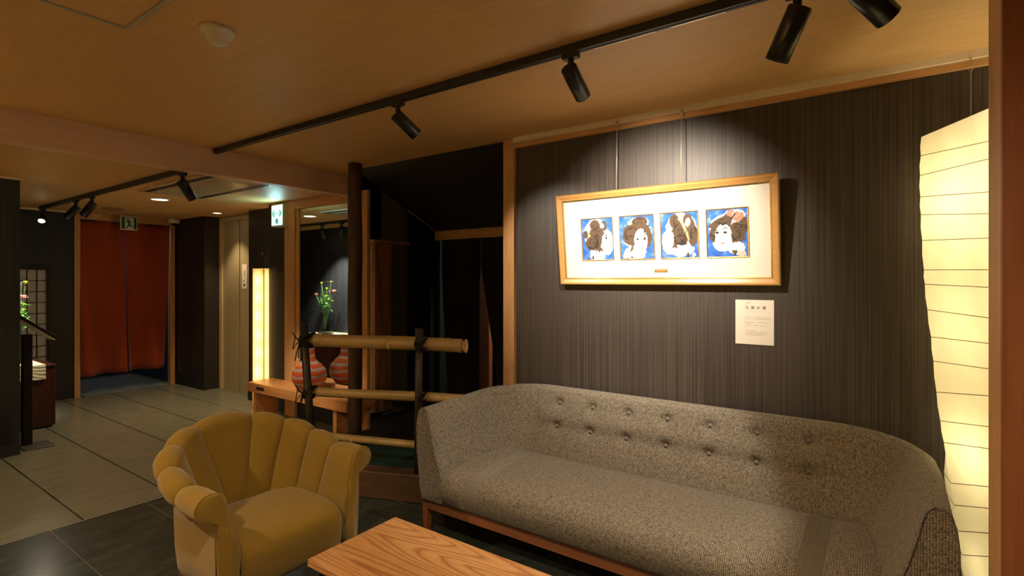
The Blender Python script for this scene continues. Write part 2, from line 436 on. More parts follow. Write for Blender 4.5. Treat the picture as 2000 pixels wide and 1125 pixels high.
# ------------------------------------------------------------ the setting
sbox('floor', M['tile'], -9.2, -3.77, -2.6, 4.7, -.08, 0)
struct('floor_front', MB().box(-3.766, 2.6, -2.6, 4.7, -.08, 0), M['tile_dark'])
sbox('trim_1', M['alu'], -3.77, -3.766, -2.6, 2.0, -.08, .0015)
mb = MB(); mb.box(-4.0, 2.6, -2.6, 2.95, CH, CH + .08); mb.box(-4.0, -3.75, 2.95, 3.2, CH, CH + .08)
struct('ceiling', mb, M['ceiling'])
sbox('ceiling_back', M['ceiling'], -9.2, -4.1, -2.6, 3.6, BH, BH + .08)
sbox('trim_2', M['beam'], -4.1, -4.0, -2.6, 3.12, 2.155, CH + .08, label='reddish wooden beam where the ceiling steps down')
sbox('wall_right', M['wall_z'], -2.05, 2.6, 2.95, 3.07, 0, CH)
sbox('trim_3', M['hinoki'], -2.14, -2.05, 2.92, 3.07, 0, CH, bev=.003)
sbox('trim_4', M['hinoki_h'], -2.05, 2.6, 2.925, 2.95, CH - .062, CH - .032)
# picture rail
struct('trim_5', MB().box(-2.05, 2.6, 2.905, 2.95, CH - .032, CH), M['white_rail'], 'cream picture rail under the ceiling')
# opening post close to the camera, with the wall it ends
sbox('trim_6', M['hinoki'], .19, .32, 1.44, 1.60, 0, CH, bev=.001, label='pale wooden post beside the camera')
sbox('trim_16', M['postwood'], .1895, .60, 1.42, 1.44, 0, CH, label='dark reddish front face of the opening post at the right edge')  # post front, in a darker colour than its side
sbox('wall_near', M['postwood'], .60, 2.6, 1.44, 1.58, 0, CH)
sbox('wall_behind', M['wall_z'], -9.2, 2.7, -2.7, -2.6, 0, CH)
sbox('wall_side', M['hinoki'], 2.6, 2.7, -2.6, 3.07, 0, CH)
# stair recess
mb = MB()
mb.prism([(2.95, CH), (3.98, 1.87), (3.98, 2.5), (2.95, 2.5)], -3.75, -2.10, axis='x')
struct('wall_recess_soffit', mb, M['soffit'])
sbox('trim_7', M['hinoki_h'], -3.75, -2.10, 3.94, 3.98, 1.79, 1.88, label='wooden lintel across the stair recess')
sbox('wall_recess_left', M['wall_side'], -3.87, -3.75, 3.12, 3.56, 0, CH)
sbox('wall_recess_deep', M['black'], -3.87, -3.75, 3.56, 4.7, 0, CH)
struct('trim_17', MB().tube([(-3.744, 3.56, 2.055), (-3.744, 3.94, 1.885)], .005), M['white_rail'])
sbox('wall_recess_back', M['black'], -3.87, -2.0, 4.6, 4.7, 0, CH)
sbox('wall_recess_right', M['black'], -2.14, -2.02, 3.07, 4.6, 0, CH)
sbox('trim_8', M['boardwood'], -3.75, -3.71, 3.135, 3.325, 0.2, 1.71, label='red brown board on the recess side wall')
sbox('trim_9', M['hinoki_h'], -3.75, -3.70, 3.11, 3.55, 1.715, 1.745)
sbox('trim_10', M['white_rail'], -3.75, -3.742, 3.118, 3.135, 0.2, 1.71)
# mirror wall, lift recess, curtain wall
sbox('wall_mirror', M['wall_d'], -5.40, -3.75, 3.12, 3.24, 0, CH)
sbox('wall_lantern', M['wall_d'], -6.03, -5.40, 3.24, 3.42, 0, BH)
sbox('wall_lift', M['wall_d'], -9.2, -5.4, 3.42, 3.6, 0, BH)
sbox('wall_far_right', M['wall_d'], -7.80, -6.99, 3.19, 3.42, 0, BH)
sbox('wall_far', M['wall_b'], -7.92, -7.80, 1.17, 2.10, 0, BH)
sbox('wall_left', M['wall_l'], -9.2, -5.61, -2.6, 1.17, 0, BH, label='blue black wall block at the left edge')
sbox('baseboard_far_right', M['black'], -7.80, -6.985, 3.178, 3.19, 0, .14)
sbox('baseboard_far', M['black'], -7.80, -7.788, 1.17, 2.10, 0, .08)
sbox('baseboard_lantern', M['black'], -6.03, -5.66, 3.228, 3.24, 0, .22)
mb = MB(); mb.box(-7.84, -7.79, 1.18, 2.10, BH - .018, BH); mb.box(-5.63, -5.60, -2.6, 1.17, BH - .015, BH)
struct('trim_11', mb, M['white_rail'])
# curtain doorway frame
sbox('trim_12', M['hinoki'], -7.86, -7.78, 2.10, 2.155, 0, BH)
sbox('trim_13', M['hinoki'], -7.86, -7.78, 3.12, 3.175, 0, BH)
sbox('trim_14', M['hinoki_h'], -7.86, -7.78, 2.155, 3.12, 2.11, BH)
sbox('wall_passage_left', M['blue'], -9.2, -7.86, 2.02, 2.10, 0, BH)
sbox('wall_passage_right', M['blue'], -9.2, -7.86, 3.175, 3.25, 0, BH)
sbox('wall_passage_end', M['blue'], -9.3, -9.2, 1.17, 3.3, 0, BH)
# stage floor behind the fence
FX, FY, FA = -2.69, 2.27, math.atan2(.371, .928)
mb = MB(); mb.prism([(-3.50, 1.99), (-2.16, 2.52), (-2.16, 4.6), (-3.75, 4.6), (-3.75, 3.12), (-3.50, 3.12)], 0, .15)
struct('floor_stage', mb, M['black'])

# lift door
d1 = bpy.data.objects.new('door_1', None); C.objects.link(d1); d1.location = (-6.5, 3.42, 0); d1['kind'] = 'structure'
mb = MB(); mb.box(-.49, -.43, -.05, 0, 0, 2.18); mb.box(-.43, .47, -.05, 0, 2.13, 2.18); mb.build('door_frame', M['doorframe'], d1)
MB().box(-.43, -.035, -.03, 0, 0, 2.13).build('door_panel', M['doorm'], d1)
MB().box(-.028, .47, -.022, 0, 0, 2.13).build('door_panel', M['doorm'], d1)
sh = thing('notice_sheet', 'white notice sheet stuck on the right lift door panel', 'notice', (-6.42, 3.397, 1.45))
MB().box(-.055, .055, -.002, 0, -.17, .13).build('sheet', M['paper'], sh)
for q in ((0, .012, -.02, .05), (-.02, .0, -.08, -.065), (-.015, .015, -.14, -.11)): MB().box(q[0], q[1], -.003, -.002, q[2], q[3]).build('printed_mark', M['ink'], sh)

# ------------------------------------------------------------ spotlights and tracks
def spot(name, x, y, zc, target, label, group, watts, angle=45, lit=False, drop=.075, blend=.7, r=.034, L=.15, col=WARM2, size=.02):
    t = thing(name, label, 'spotlight', (x, y, zc), group=group)
    mb = MB(); mb.box(-.035, .035, -.016, .016, -.022, 0, bev=.002); mb.lathe([(0, -.022), (.013, -.022), (.013, -.05), (0, -.05)], n=16)
    mb.build('adapter', M['track'], t)
    piv = Vector((0, 0, -drop))
    MB().tube([(0, 0, -.045), piv], .007, 8).build('stem', M['track'], t)
    d = (Vector(target) - (Vector((x, y, zc)) + piv)).normalized()
    q = d.to_track_quat('Z', 'Y')
    h = MB().lathe([(0, -.02), (r * .96, -.02), (r, -.016), (r, L - .02), (r * .93, L - .02), (r * .9, L - .05), (0, L - .05)], n=32).build('lamp_head', M['spot'], t)
    h.location = piv; h.rotation_mode = 'QUATERNION'; h.rotation_quaternion = q
    for p in h.data.polygons: p.use_smooth = len(p.vertices) == 4 and abs(p.normal.z) < .5
    ln = MB().lathe([(0, L - .045), (r * .88, L - .045)], n=32).build('lens', M['white_lit'], h)
    light('SPOT', 'spot_light', t, piv + d * (L - .03), watts, col, size, target=piv + d * 2, angle=angle, blend=blend)
    return t
TY = 1.90
tr = thing('lighting_track', 'long black ceiling lighting track in front of the sofa wall', 'lighting track', (-4.0, TY, CH))
MB().box(0, 5.6, -.017, .017, -.034, 0, bev=.002).build('track_rail', M['track'], tr)
MB().box(0, 5.6, -.004, .004, -.0352, -.034).build('slot', M['black'], tr)
MB().box(3.05, 3.30, .006, .012, -.037, -.034).build('joiner', M['alu'], tr)
MB().box(3.36, 3.55, .004, .012, -.037, -.034).build('joiner', M['alu'], tr)
g = 'spotlights on the front track'
spot('spotlight', -2.07, TY, CH - .034, (-1.75, 2.75, 1.55), 'black spotlight on the front track, leftmost over the bamboo rail', g, SPOT_W * 1.0, 60)
spot('spotlight', -1.05, TY, CH - .034, (-1.07, 2.92, 1.60), 'black spotlight on the front track aimed at the framed portraits', g, SPOT_W * 3.5, 84, blend=1.0)
spot('spotlight', -.23, TY, CH - .034, (-.85, 2.15, 1.0), 'black spotlight on the front track pointing steeply down towards the sofa', g, SPOT_W * 1.5, 56, r=.037, L=.165, blend=.35)
spot('spotlight', -.075, TY - .06, CH - .02, (.7, 2.65, 1.45), 'largest black spotlight at the top edge, nearest the wooden post', g, SPOT_W * .3, 64, r=.037, L=.165)
tr = thing('lighting_track', 'shorter black ceiling track in front of the red curtain', 'lighting track', (-7.55, 1.74, BH))
MB().box(0, 3.45, -.017, .017, -.034, 0, bev=.002).build('track_rail', M['track'], tr)
MB().box(0, 3.45, -.004, .004, -.0352, -.034).build('slot', M['black'], tr)
g = 'spotlights on the back track'
spot('spotlight', -7.45, 1.74, BH - .034, (-6.3, 1.3, 1.25), 'glowing spotlight facing the camera above the lattice screen', g, 3, 50)
spot('spotlight', -6.40, 1.74, BH - .034, (-6.75, 1.17, 1.2), 'dark spotlight tilted left beside the red curtain top corner', g, 95, 60)
spot('spotlight', -5.97, 1.74, BH - .034, (-6.7, 1.22, .95), 'spotlight with a bright rim next to the red curtain top corner', g, 85, 55)
spot('spotlight', -4.14, 1.74, BH - .034, (-4.40, 2.95, .45), 'black spotlight at the beam end of the back track', g, 48, 42)

# ceiling fittings
def downlight(name, x, y, z, r, label, watts, group='recessed downlights', angle=110, real=True):
    t = thing(name, label, 'downlight', (x, y, z), group=group)
    MB().lathe([(r * .82, -.002), (r * .86, -.008), (r, -.006), (r, 0)], n=40).build('rim', M['white_plastic'], t)
    MB().lathe([(0, -.003), (r * .82, -.003)], n=40).build('lens', M['white_lit'], t)
    light('SPOT', 'downlight_lamp', t, (0, 0, -.02), watts, WARM, r * .6, target=(0, 0, -1), angle=angle, blend=.7)
downlight('downlight', -5.90, 2.27, BH, .085, 'lit round downlight between the vent and the red curtain', 26)
downlight('downlight', -6.52, 3.12, BH, .055, 'small lit downlight just in front of the lift door', 20, angle=85)
# unseen downlights added to brighten the lounge
downlight('downlight', -.6, .3, CH, .07, 'added unseen downlight in the lounge ceiling over the camera side', 60, 'added lounge downlights', 150)
downlight('downlight', -2.9, -.4, CH, .07, 'added unseen downlight in the lounge ceiling by the armchair side', 56, 'added lounge downlights', 150)
downlight('downlight', 1.4, -.8, CH, .07, 'added unseen downlight in the lounge ceiling at the far right', 18, 'added lounge downlights', 150)

for LX, LY, W in ((-4.6, -1.5, 9), (-2.4, -2.1, 20)):  # out-of-view lanterns added to throw light on the lounge ceiling
    t = thing('floor_lantern', ('added unseen square paper lantern beside the blue black wall' if LX < -4 else 'added unseen square paper lantern near the wall behind the camera'), 'lamp', (LX, LY, 0), group='added lounge lanterns')
    mb = MB(); mb.loft([[(x, y, z) for x, y in ((-.15, -.15), (.15, -.15), (.15, .15), (-.15, .15))] for z in (.05, 1.2)], cap=False, smooth=False)
    mb.build('shade', M['washi2'], t); MB().box(-.16, .16, -.16, .16, 0, .05).build('base', M['hinoki'], t)
    light('POINT', 'lantern_bulb', t, (0, 0, .95), W * 2, WARM, .08)
t = thing('smoke_detector', 'white round smoke detector on the lounge ceiling', 'smoke detector', (-2.09, 1.0, CH))
MB().lathe([(0, 0), (.062, 0), (.062, -.012), (.056, -.022), (.044, -.026), (0, -.026)], n=40).build('base', M['white_plastic'], t)
MB().lathe([(.040, -.026), (.038, -.046), (.030, -.054), (0, -.055)], n=40).build('sensor', M['white_plastic'], t)
MB().box(.058, .072, -.006, .006, -.014, 0).build('tab', M['white_plastic'], t)

t = thing('ceiling_hatch', 'square ceiling hatch with a metal edge above the armchair', 'hatch', (-2.06, .50, CH))
mb = MB(); a, b_ = .30, .286
for q in ((-a, -b_, -a, a), (b_, a, -a, a), (-b_, b_, -a, -b_), (-b_, b_, b_, a)): mb.box(q[0], q[1], q[2], q[3], -.006, 0)
mb.build('hatch_frame', M['alu'], t)
MB().box(-.28, .28, -.28, .28, -.003, 0).build('panel', M['ceiling'], t)

t = thing('air_conditioner', 'flat beige ceiling air conditioner panel beside the beam', 'air conditioner', (-4.78, 2.185, BH))
MB().box(-.66, .66, -.27, .27, -.018, 0, bev=.006).build('panel', plain('ac_panel', (0.62, 0.52, 0.36), .25), t)
for yy in (-.225, .225): MB().box(-.58, .58, yy - .02, yy + .02, -.022, -.017).build('vent_slot', M['dark_metal'], t)
MB().box(-.5, .5, -.165, .165, -.021, -.017, bev=.001).build('grille', plain('ac_grille', (0.70, 0.58, 0.36), .12), t)

t = thing('ceiling_hatch', 'flush rectangular hatch outlined in the ceiling before the lift', 'hatch', (-6.64, 2.68, BH))
mb = MB(); mb.box(-.25, .25, -.235, -.228, -.003, 0); mb.box(-.25, .25, .228, .235, -.003, 0); mb.box(-.25, -.243, -.23, .23, -.003, 0); mb.box(.243, .25, -.23, .23, -.003, 0)
mb.build('hatch_frame', M['beam'], t)
t = thing('ceiling_speaker', 'flat round speaker grille in the ceiling before the red curtain', 'speaker', (-7.10, 2.26, BH))
MB().lathe([(0, -.012), (.09, -.012), (.10, -.008), (.105, 0)], n=40).build('grille', plain('speaker_grille', (0.30, 0.17, 0.08), .6), t)
t = thing('security_camera', 'small white dome camera at the curtain top corner', 'camera', (-7.62, 3.10, BH))
MB().lathe([(0, 0), (.07, 0), (.07, -.03), (.06, -.055), (.035, -.06)], n=32).build('housing', M['white_plastic'], t)
MB().lathe([(.035, -.06), (.03, -.08), (.015, -.09), (0, -.092)], n=24).build('dome', M['black'], t)

# ------------------------------------------------------------ signs
t = thing('exit_sign', 'small green running figure exit sign over the red curtain', 'sign', (-7.60, 2.585, 2.00))
MB().box(-.006, .006, -.088, .088, 0, .17).build('plate', M['sign_white'], t)
mb = MB()
def yz(poly): mb.prism([(y_ , z_) for y_, z_ in poly], .0062, .0072, axis='x')
yz([(-.078, .012), (-.045, .012), (-.045, .158), (-.078, .158)])
yz([(.05, .012), (.08, .012), (.08, .158), (.05, .158)])
yz([(-.045, .15), (.05, .15), (.05, .158), (-.045, .158)])
yz([(-.012 + .013 * math.cos(k), .128 + .013 * math.sin(k)) for k in [i * PI / 5 for i in range(10)]])
yz([(-.018, .112), (.008, .118), (.016, .075), (-.006, .068)])          # torso
yz([(-.006, .075), (.014, .078), (.026, .052), (.048, .056), (.050, .044), (.018, .040)])
yz([(-.006, .072), (.012, .072), (-.004, .045), (-.026, .018), (-.038, .022), (-.014, .05)])
yz([(-.018, .112), (-.010, .102), (-.034, .088), (-.040, .098)])
yz([(.004, .116), (.012, .106), (.034, .094), (.038, .102)])
mb.build('pictogram', M['green_sign'], t)
MB().tube([(0, -.05, .17), (0, -.05, .19)], .003).build('hanger', M['alu'], t)

t = thing('exit_sign', 'lit exit light box with green double arrow beside the mirror', 'sign', (-5.10, 3.12, 1.935))
MB().box(-.108, .108, -.085, 0, 0, .228, bev=.004).build('casing', M['white_plastic'], t)
MB().box(-.098, .098, -.087, -.084, .012, .216).build('lit_face', M['sign_lit'], t)
mb = MB()
def xz(poly, f=1): mb.prism([(x_ * f, z_) for x_, z_ in poly], -.0885, -.087, axis='y')
for f in (1, -1):
    xz([(.012, .138), (.045, .138), (.045, .130), (.012, .130)], f)
    xz([(.085, .134), (.052, .172), (.040, .165), (.062, .137), (.040, .104), (.052, .097)], f)
xz([(-.02, .03), (.02, .03), (.02, .078), (-.02, .078)])
mb.build('arrows', M['sign_green_lit'], t)
mb = MB(); xz([(-.012, .03), (-.003, .04), (.002, .06), (-.006, .070), (-.011, .06)]); 
mb.bm.faces.ensure_lookup_table()
for v in mb.bm.verts: v.co.y -= .001
mb.build('figure', M['sign_white'], t)
light('AREA', 'sign_glow', t, (0, -.10, .11), 1.1, (0.45, 0.95, 1.0), .18, target=(0, -1, .35))

# ------------------------------------------------------------ red noren curtain
t = thing('noren_curtain', 'rust red split curtain hanging in the far doorway', 'curtain', (-7.82, 2.637, 0))
def cloth(y0, y1, z0, z1, amp, ph, skew=0.0, n=28, k=22, folds=2.2):
    mb = MB(); grid = []
    for i in range(n + 1):
        row = []
        u = i / n
        for j in range(k + 1):
            v = j / k
            yy = y0 + (y1 - y0) * u + skew * (1 - v) * u
            x = amp * (1 - v) * math.sin(ph + u * PI * folds) + amp * .4 * math.sin(u * 9 + v * 3 + ph)
            row.append((x, yy, z0 + (z1 - z0) * v))
        grid.append(row)
    mb.loft(grid, closed=False, cap=False)
    return mb
for (a, b_, ph, s) in ((-.482, -.004, 0.3, -.006), (.004, .482, 2.4, -.05)):
    o = cloth(a, b_, .235, 2.11, .075, ph, s).build('cloth_panel', M['noren'], t)
    md = o.modifiers.new('solid', 'SOLIDIFY'); md.thickness = .003
MB().tube([(0, -.483, 2.105), (0, .483, 2.105)], .008).build('rod', M['dark_metal'], t)
t = tag(MB().box(-9.0, -7.72, 2.18, 3.08, 0.0, .012, bev=.003).build('door_mat', M['carpet_grey']), 'flat grey mat on the floor under the red curtain', 'mat')
t = thing('wall_lamp', 'small lamp fixed in the passage behind the red curtain', 'lamp', (-8.6, 2.6, BH))
MB().lathe([(0, -.02), (.06, -.02), (.06, 0)], n=24).build('lamp_body', M['white_lit'], t)
light('POINT', 'passage_glow', t, (0, 0, -.1), 3, (0.7, 0.85, 1.0), .06)

# ------------------------------------------------------------ lattice screen, display case, flowers
t = thing('shoji_screen', 'narrow dark lattice screen with pale paper against the far wall', 'screen', (-7.74, 1.60, 0))
MB().box(-.008, -.002, -.26, .235, .05, 1.50).build('paper_panel', M['shoji_paper'], t)
mb = MB(); mb.box(-.02, .02, .235, .262, 0, 1.53); mb.box(-.02, .02, -.29, -.26, 0, 1.53); mb.box(-.02, .02, -.26, .235, 1.50, 1.53); mb.box(-.02, .02, -.26, .235, 0, .06)
mb.build('outer_frame', M['black'], t)
mb = MB()
for i in range(1, 6): mb.box(-.003, .008, -.26 + i * .0825 - .004, -.26 + i * .0825 + .004, .05, 1.5)
for i in range(1, 12): mb.box(-.003, .007, -.26, .235, 1.5 - i * .122 - .004, 1.5 - i * .122 + .004)
mb.build('lattice', M['black'], t)
t = thing('wall_switch', 'small dark switch on the far wall beside the lattice screen', 'switch', (-7.80, 1.90, 1.35))
MB().box(0, .012, -.02, .02, -.04, .04, bev=.002).build('plate', M['dark_metal'], t)

t = thing('display_case', 'dark red lacquer display case under the flowers', 'cabinet', (-6.76, 1.39, 0))
MB().box(-.34, .34, -.21, .20, .02, .575, bev=.004).build('body', M['lacquer'], t)
MB().box(-.35, .35, -.215, .205, .575, .590, bev=.003).build('top_board', M['lacquer'], t)
MB().box(-.32, .32, -.19, .18, 0, .02).build('plinth', M['black'], t)
mb = MB(); mb.box(-.30, .356, -.20, .125, .590, .595); mb.box(.352, .357, -.20, .125, .46, .595)
t = tag(mb.build('brocade_cloth', M['swirl']), 'cream swirl patterned brocade draped over the display case', 'cloth'); t.location = (-6.76, 1.39, 0.001)

random.seed(5)
t = thing('flower_arrangement', 'pink and lime flowers in a thin black wire stand on the case', 'flowers', (-6.80, 1.40, .596))
mb = MB(); mb.box(-.13, .13, -.05, .05, 0, .012)
mb.build('tray', M['black'], t)
mb = MB()
for xx in (-.11, .11):
    mb.tube([(xx, 0, 0), (xx, 0, .77)], .004, 6)
mb.tube([(-.11, 0, .77), (.11, 0, .77)], .004, 6); mb.tube([(-.02, 0, 0), (-.02, 0, .62)], .003, 6)
mb.build('wire_stand', M['black'], t)
mb = MB()
heads = [(-.19, .03, .57, 'pinkf', .038), (-.07, .02, .74, 'limef', .036), (.0, -.02, .66, 'limef', .030), (.05, .03, .55, 'limef', .03), (-.04, .05, .50, 'limef', .028), (.09, .0, .62, 'limef', .022), (.20, .0, .62, 'pinkf', .045), (.17, .02, .76, 'limef', .032), (.14, -.02, .48, 'limef', .026)]
for hx, hy, hz, _, _ in heads:
    mb.tube([(-.02, 0, .05), (hx * .3, hy * .4, hz * .6), (hx * .8, hy, hz * .9), (hx, hy, hz)], .0025, 6)
mb.build('flower_stems', M['green'], t)
mb = MB()
for i in range(170):
    a = random.uniform(0, 2 * PI); rr = random.uniform(.01, .10)
    c = Vector((rr * math.cos(a), rr * math.sin(a) * .6, random.uniform(.30, .56)))
    dr = Vector((math.cos(a), math.sin(a), random.uniform(-.6, .8))).normalized()
    sd = dr.cross(Vector((0, 0, 1))).normalized(); L = random.uniform(.03, .06); up = sd.cross(dr) * .006
    mb.quad(c, c + dr * L * .5 + sd * L * .34 + up, c + dr * L, c + dr * L * .5 - sd * L * .34 + up)
mb.build('leaves', M['green'], t, normals=False)
for hx, hy, hz, mn, r in heads:
    mb = MB()
    for k in range(2):
        for i in range(12):
            a = 2 * PI * i / 12 + k * .26; rr = r * (1 - .3 * k); z = hz + k * r * .25
            c = Vector((hx, hy, z)); e = Vector((math.cos(a), math.sin(a), .25 + .3 * k)); s_ = Vector((-math.sin(a), math.cos(a), 0))
            mb.quad(c, c + e * rr * .6 + s_ * rr * .2, c + e * rr, c + e * rr * .6 - s_ * rr * .2)
    mb.lathe([(0, hz - r * .3), (r * .35, hz - r * .15), (r * .4, hz + r * .1), (0, hz + r * .4)], hx, hy, 10)
    mb.build('flower_head', M[mn], t, normals=False)

t = thing('menu_stand', 'black menu stand with a tilted top in front of the display case', 'stand', (-5.87, 1.27, 0))
MB().box(-.02, .20, -.06, .13, 0, .012, bev=.003).build('base_plate', plain('grey_steel', (.22, .22, .2), .35, .7), t)
MB().box(-.04, .04, -.035, .025, .012, .93, bev=.004).build('post', M['black'], t)
o = MB().box(-.12, .12, -.16, .16, 0, .02, bev=.003).build('tilted_board', M['black'], t); o.location = (.02, .04, .98); o.rotation_euler = (R(-40), 0, 0)
o = MB().box(-.10, .10, -.13, .15, -.012, -.003).build('page', M['paper'], t); o.location = (.02, .04, .98); o.rotation_euler = (R(-40), 0, 0)

t = thing('side_bench', 'end of a thick wooden bench at the left edge', 'bench', (-5.45, .40, 0))
MB().box(-.15, .15, -.7, .565, .34, .465, bev=.004).build('seat_board', M['bench'], t)
for yy in (-.6, .4): MB().box(-.12, .12, yy - .03, yy + .03, 0, .34).build('leg', M['redwood'], t)

# ------------------------------------------------------------ lantern by the lift
t = thing('floor_lantern', 'tall square glowing cloth lantern behind the bench end', 'lamp', (-5.53, 3.145, 0))
mb = MB(); P = [(-.11, -.07), (.11, -.07), (.11, .07), (-.11, .07)]
mb.loft([[(x, y, z) for x, y in P] for z in (.03, 1.51)], cap=False, smooth=False)
mb.build('shade', M['washi2'], t)
mb = MB()
for x, y in P: mb.box(x - .003, x + .003, y - .003, y + .003, .02, 1.515)
mb.box(-.112, .112, -.072, .072, 0, .03)
mb.build('lantern_frame', M['hinoki'], t)
for z in (.2, .4, .6, .8, 1.0, 1.2, 1.38): light('POINT', 'lantern_bulb', t, (-.01, .0, z), .95, (1.0, 0.70, 0.36), .05)
t = thing('call_panel', 'dark metal lift call button panel above the lantern', 'panel', (-5.72, 3.24, 1.62))
MB().box(-.055, .055, -.012, 0, -.13, .10, bev=.003).build('plate', M['dark_metal'], t)
mb = MB(); mb.box(-.02, .02, -.014, -.012, -.10, .02)
mb.build('button_slot', M['black'], t)
MB().prism([(-.015, .05), (.015, .05), (0, .08)], -.014, -.012, axis='y').build('arrow_mark', M['alu'], t)

# ------------------------------------------------------------ mirror and bench with vase
t = thing('wall_mirror', 'tall mirror in a pale wooden frame behind the vase', 'mirror', (-4.40, 3.12, 0))
MB().box(-.42, .56, -.012, -.004, .36, 2.10).build('mirror_glass', M['mirror'], t)
mb = MB(); mb.box(-.65, -.47, -.035, 0, .0, 2.188, bev=.003); mb.box(-.47, -.42, -.02, 0, .36, 2.10); mb.box(.555, .645, -.035, 0, 0, 2.188, bev=.003)
mb.build('stile', M['hinoki'], t)
MB().box(-.47, .555, -.035, 0, 2.10, 2.188, bev=.003).build('rail', M['hinoki_h'], t)
MB().box(-.47, .555, -.03, 0, .34, .40).build('rail', M['hinoki_h'], t)

t = thing('bench', 'thick orange wood bench carrying the striped vase', 'bench', (-4.47, 2.945, 0))
MB().box(-.787, .787, -.135, .135, .268, .36, bev=.004).build('bench_top', M['bench'], t)
for xx in (-.69, .60): MB().box(xx - .025, xx + .025, -.115, .12, 0, .268, bev=.002).build('leg', M['bench'], t)
MB().box(-.62, -.48, -.1365, -.134, .298, .332).build('label_plate', M['dark_metal'], t)
t = tag(MB().lathe([(0, 0), (.075, 0), (.085, .006), (.12, .05), (.150, .10), (.157, .15), (.145, .20), (.11, .245), (.07, .275), (.052, .31), (.048, .38), (.052, .43), (.066, .45), (.060, .452), (.045, .43), (.04, .38), (0, .3)], n=56).build('vase', M['vase']),
        'round bellied red vase with pale stripes standing on the bench', 'vase')
t.location = (-4.35, 2.905, .361)

# ------------------------------------------------------------ dark pillar
mb = MB(); random.seed(3); loops = []
for j in range(25):
    z = .151 + (CH - .151) * j / 24; a0 = j * .1
    loops.append([((.056 + .003 * math.sin(3 * (2 * PI * i / 28) + j * .7) + .002 * math.sin(7 * i + j)) * math.cos(2 * PI * i / 28), (.056 + .003 * math.sin(3 * (2 * PI * i / 28) + j * .7)) * math.sin(2 * PI * i / 28), z) for i in range(28)])
mb.loft(loops)
o = mb.build('pillar', M['darkpillar']); o.location = (-3.56, 2.80, -.15 + .0); o['kind'] = 'structure'; o.name = 'trim_15'
o.location.z = -.15; o.scale.z = (CH) / (CH - .151) ; o.location.z = -.151 * o.scale.z

# ------------------------------------------------------------ stair recess curtains
t = thing('noren_curtain', 'black split curtain hanging from the lintel in the recess', 'curtain', (-2.95, 4.02, 0))
def panel(pts_top, pts_bot, z0, z1, amp, ph):
    mb = MB(); g = []; n, k = 20, 20
    for i in range(n + 1):
        u = i / n; row = []
        for j in range(k + 1):
            v = min(1, (j / k) / .79)
            x = (pts_bot[0] + (pts_bot[1] - pts_bot[0]) * u) * (1 - v) + (pts_top[0] + (pts_top[1] - pts_top[0]) * u) * v
            row.append((x, amp * math.sin(ph + u * 7) * (1 - v * .6), z0 + (z1 - z0) * j / k))
        g.append(row)
    mb.loft(g, closed=False, cap=False); return mb
for tp, bt, ph in (((-.78, -.268), (-.70, -.28), .3), ((-.264, .30), (-.02, .34), 1.6), ((.30, .80), (.34, .80), .7)):
    o = panel(tp, bt, .18, 1.86, .012, ph).build('cloth_panel', M['noren_navy'], t)
    md = o.modifiers.new('solid', 'SOLIDIFY'); md.thickness = .003
t = tag(MB().box(-3.66, -3.36, 4.34, 4.40, .15, 1.9, bev=.004).build('stair_post', wood('orange_red_post', (0.42, 0.10, 0.04), (0.52, 0.15, 0.06), (8, 8, .8), 5, .5)), 'red brown wooden post seen through the black curtain split', 'post')
o = cloth(0, .9, .20, 1.9, .03, .5).build('teal_drape', M['teal']); o.rotation_euler = (0, 0, R(-90)); o.location = (-3.35, 4.48, 0)
tag(o, 'teal cloth hanging behind the black recess curtain', 'curtain')
o = cloth(0, .13, .20, 1.78, .006, .5).build('teal_drape', M['teal']); o.rotation_euler = (0, 0, R(-90)); o.location = (-3.742, 4.30, 0)
tag(o, 'narrow teal cloth strip beside the recess side wall', 'curtain')
t = thing('added_recess_lamp', 'added hidden lamp lighting the post and cloth behind the recess curtain', 'lamp', (-2.16, 4.22, 1.55))  # unseen lamp added so the post and teal cloth show through the split
MB().box(-.04, .02, -.05, .05, -.06, .06, bev=.01).build('lamp_body', M['white_lit'], t)
light('POINT', 'recess_glow', t, (-.12, 0, 0), 10.0, (0.9, 0.95, 0.75), .05)
tag(MB().prism([(-3.0, 2.26), (-2.30, 2.56), (-2.5, 2.98), (-3.2, 2.7)], .151, .156).build('stage_patch', M['stage_teal']), 'dark teal patch on the stage behind the bamboo rail', 'cloth')  # flat dark teal patch on the stage floor

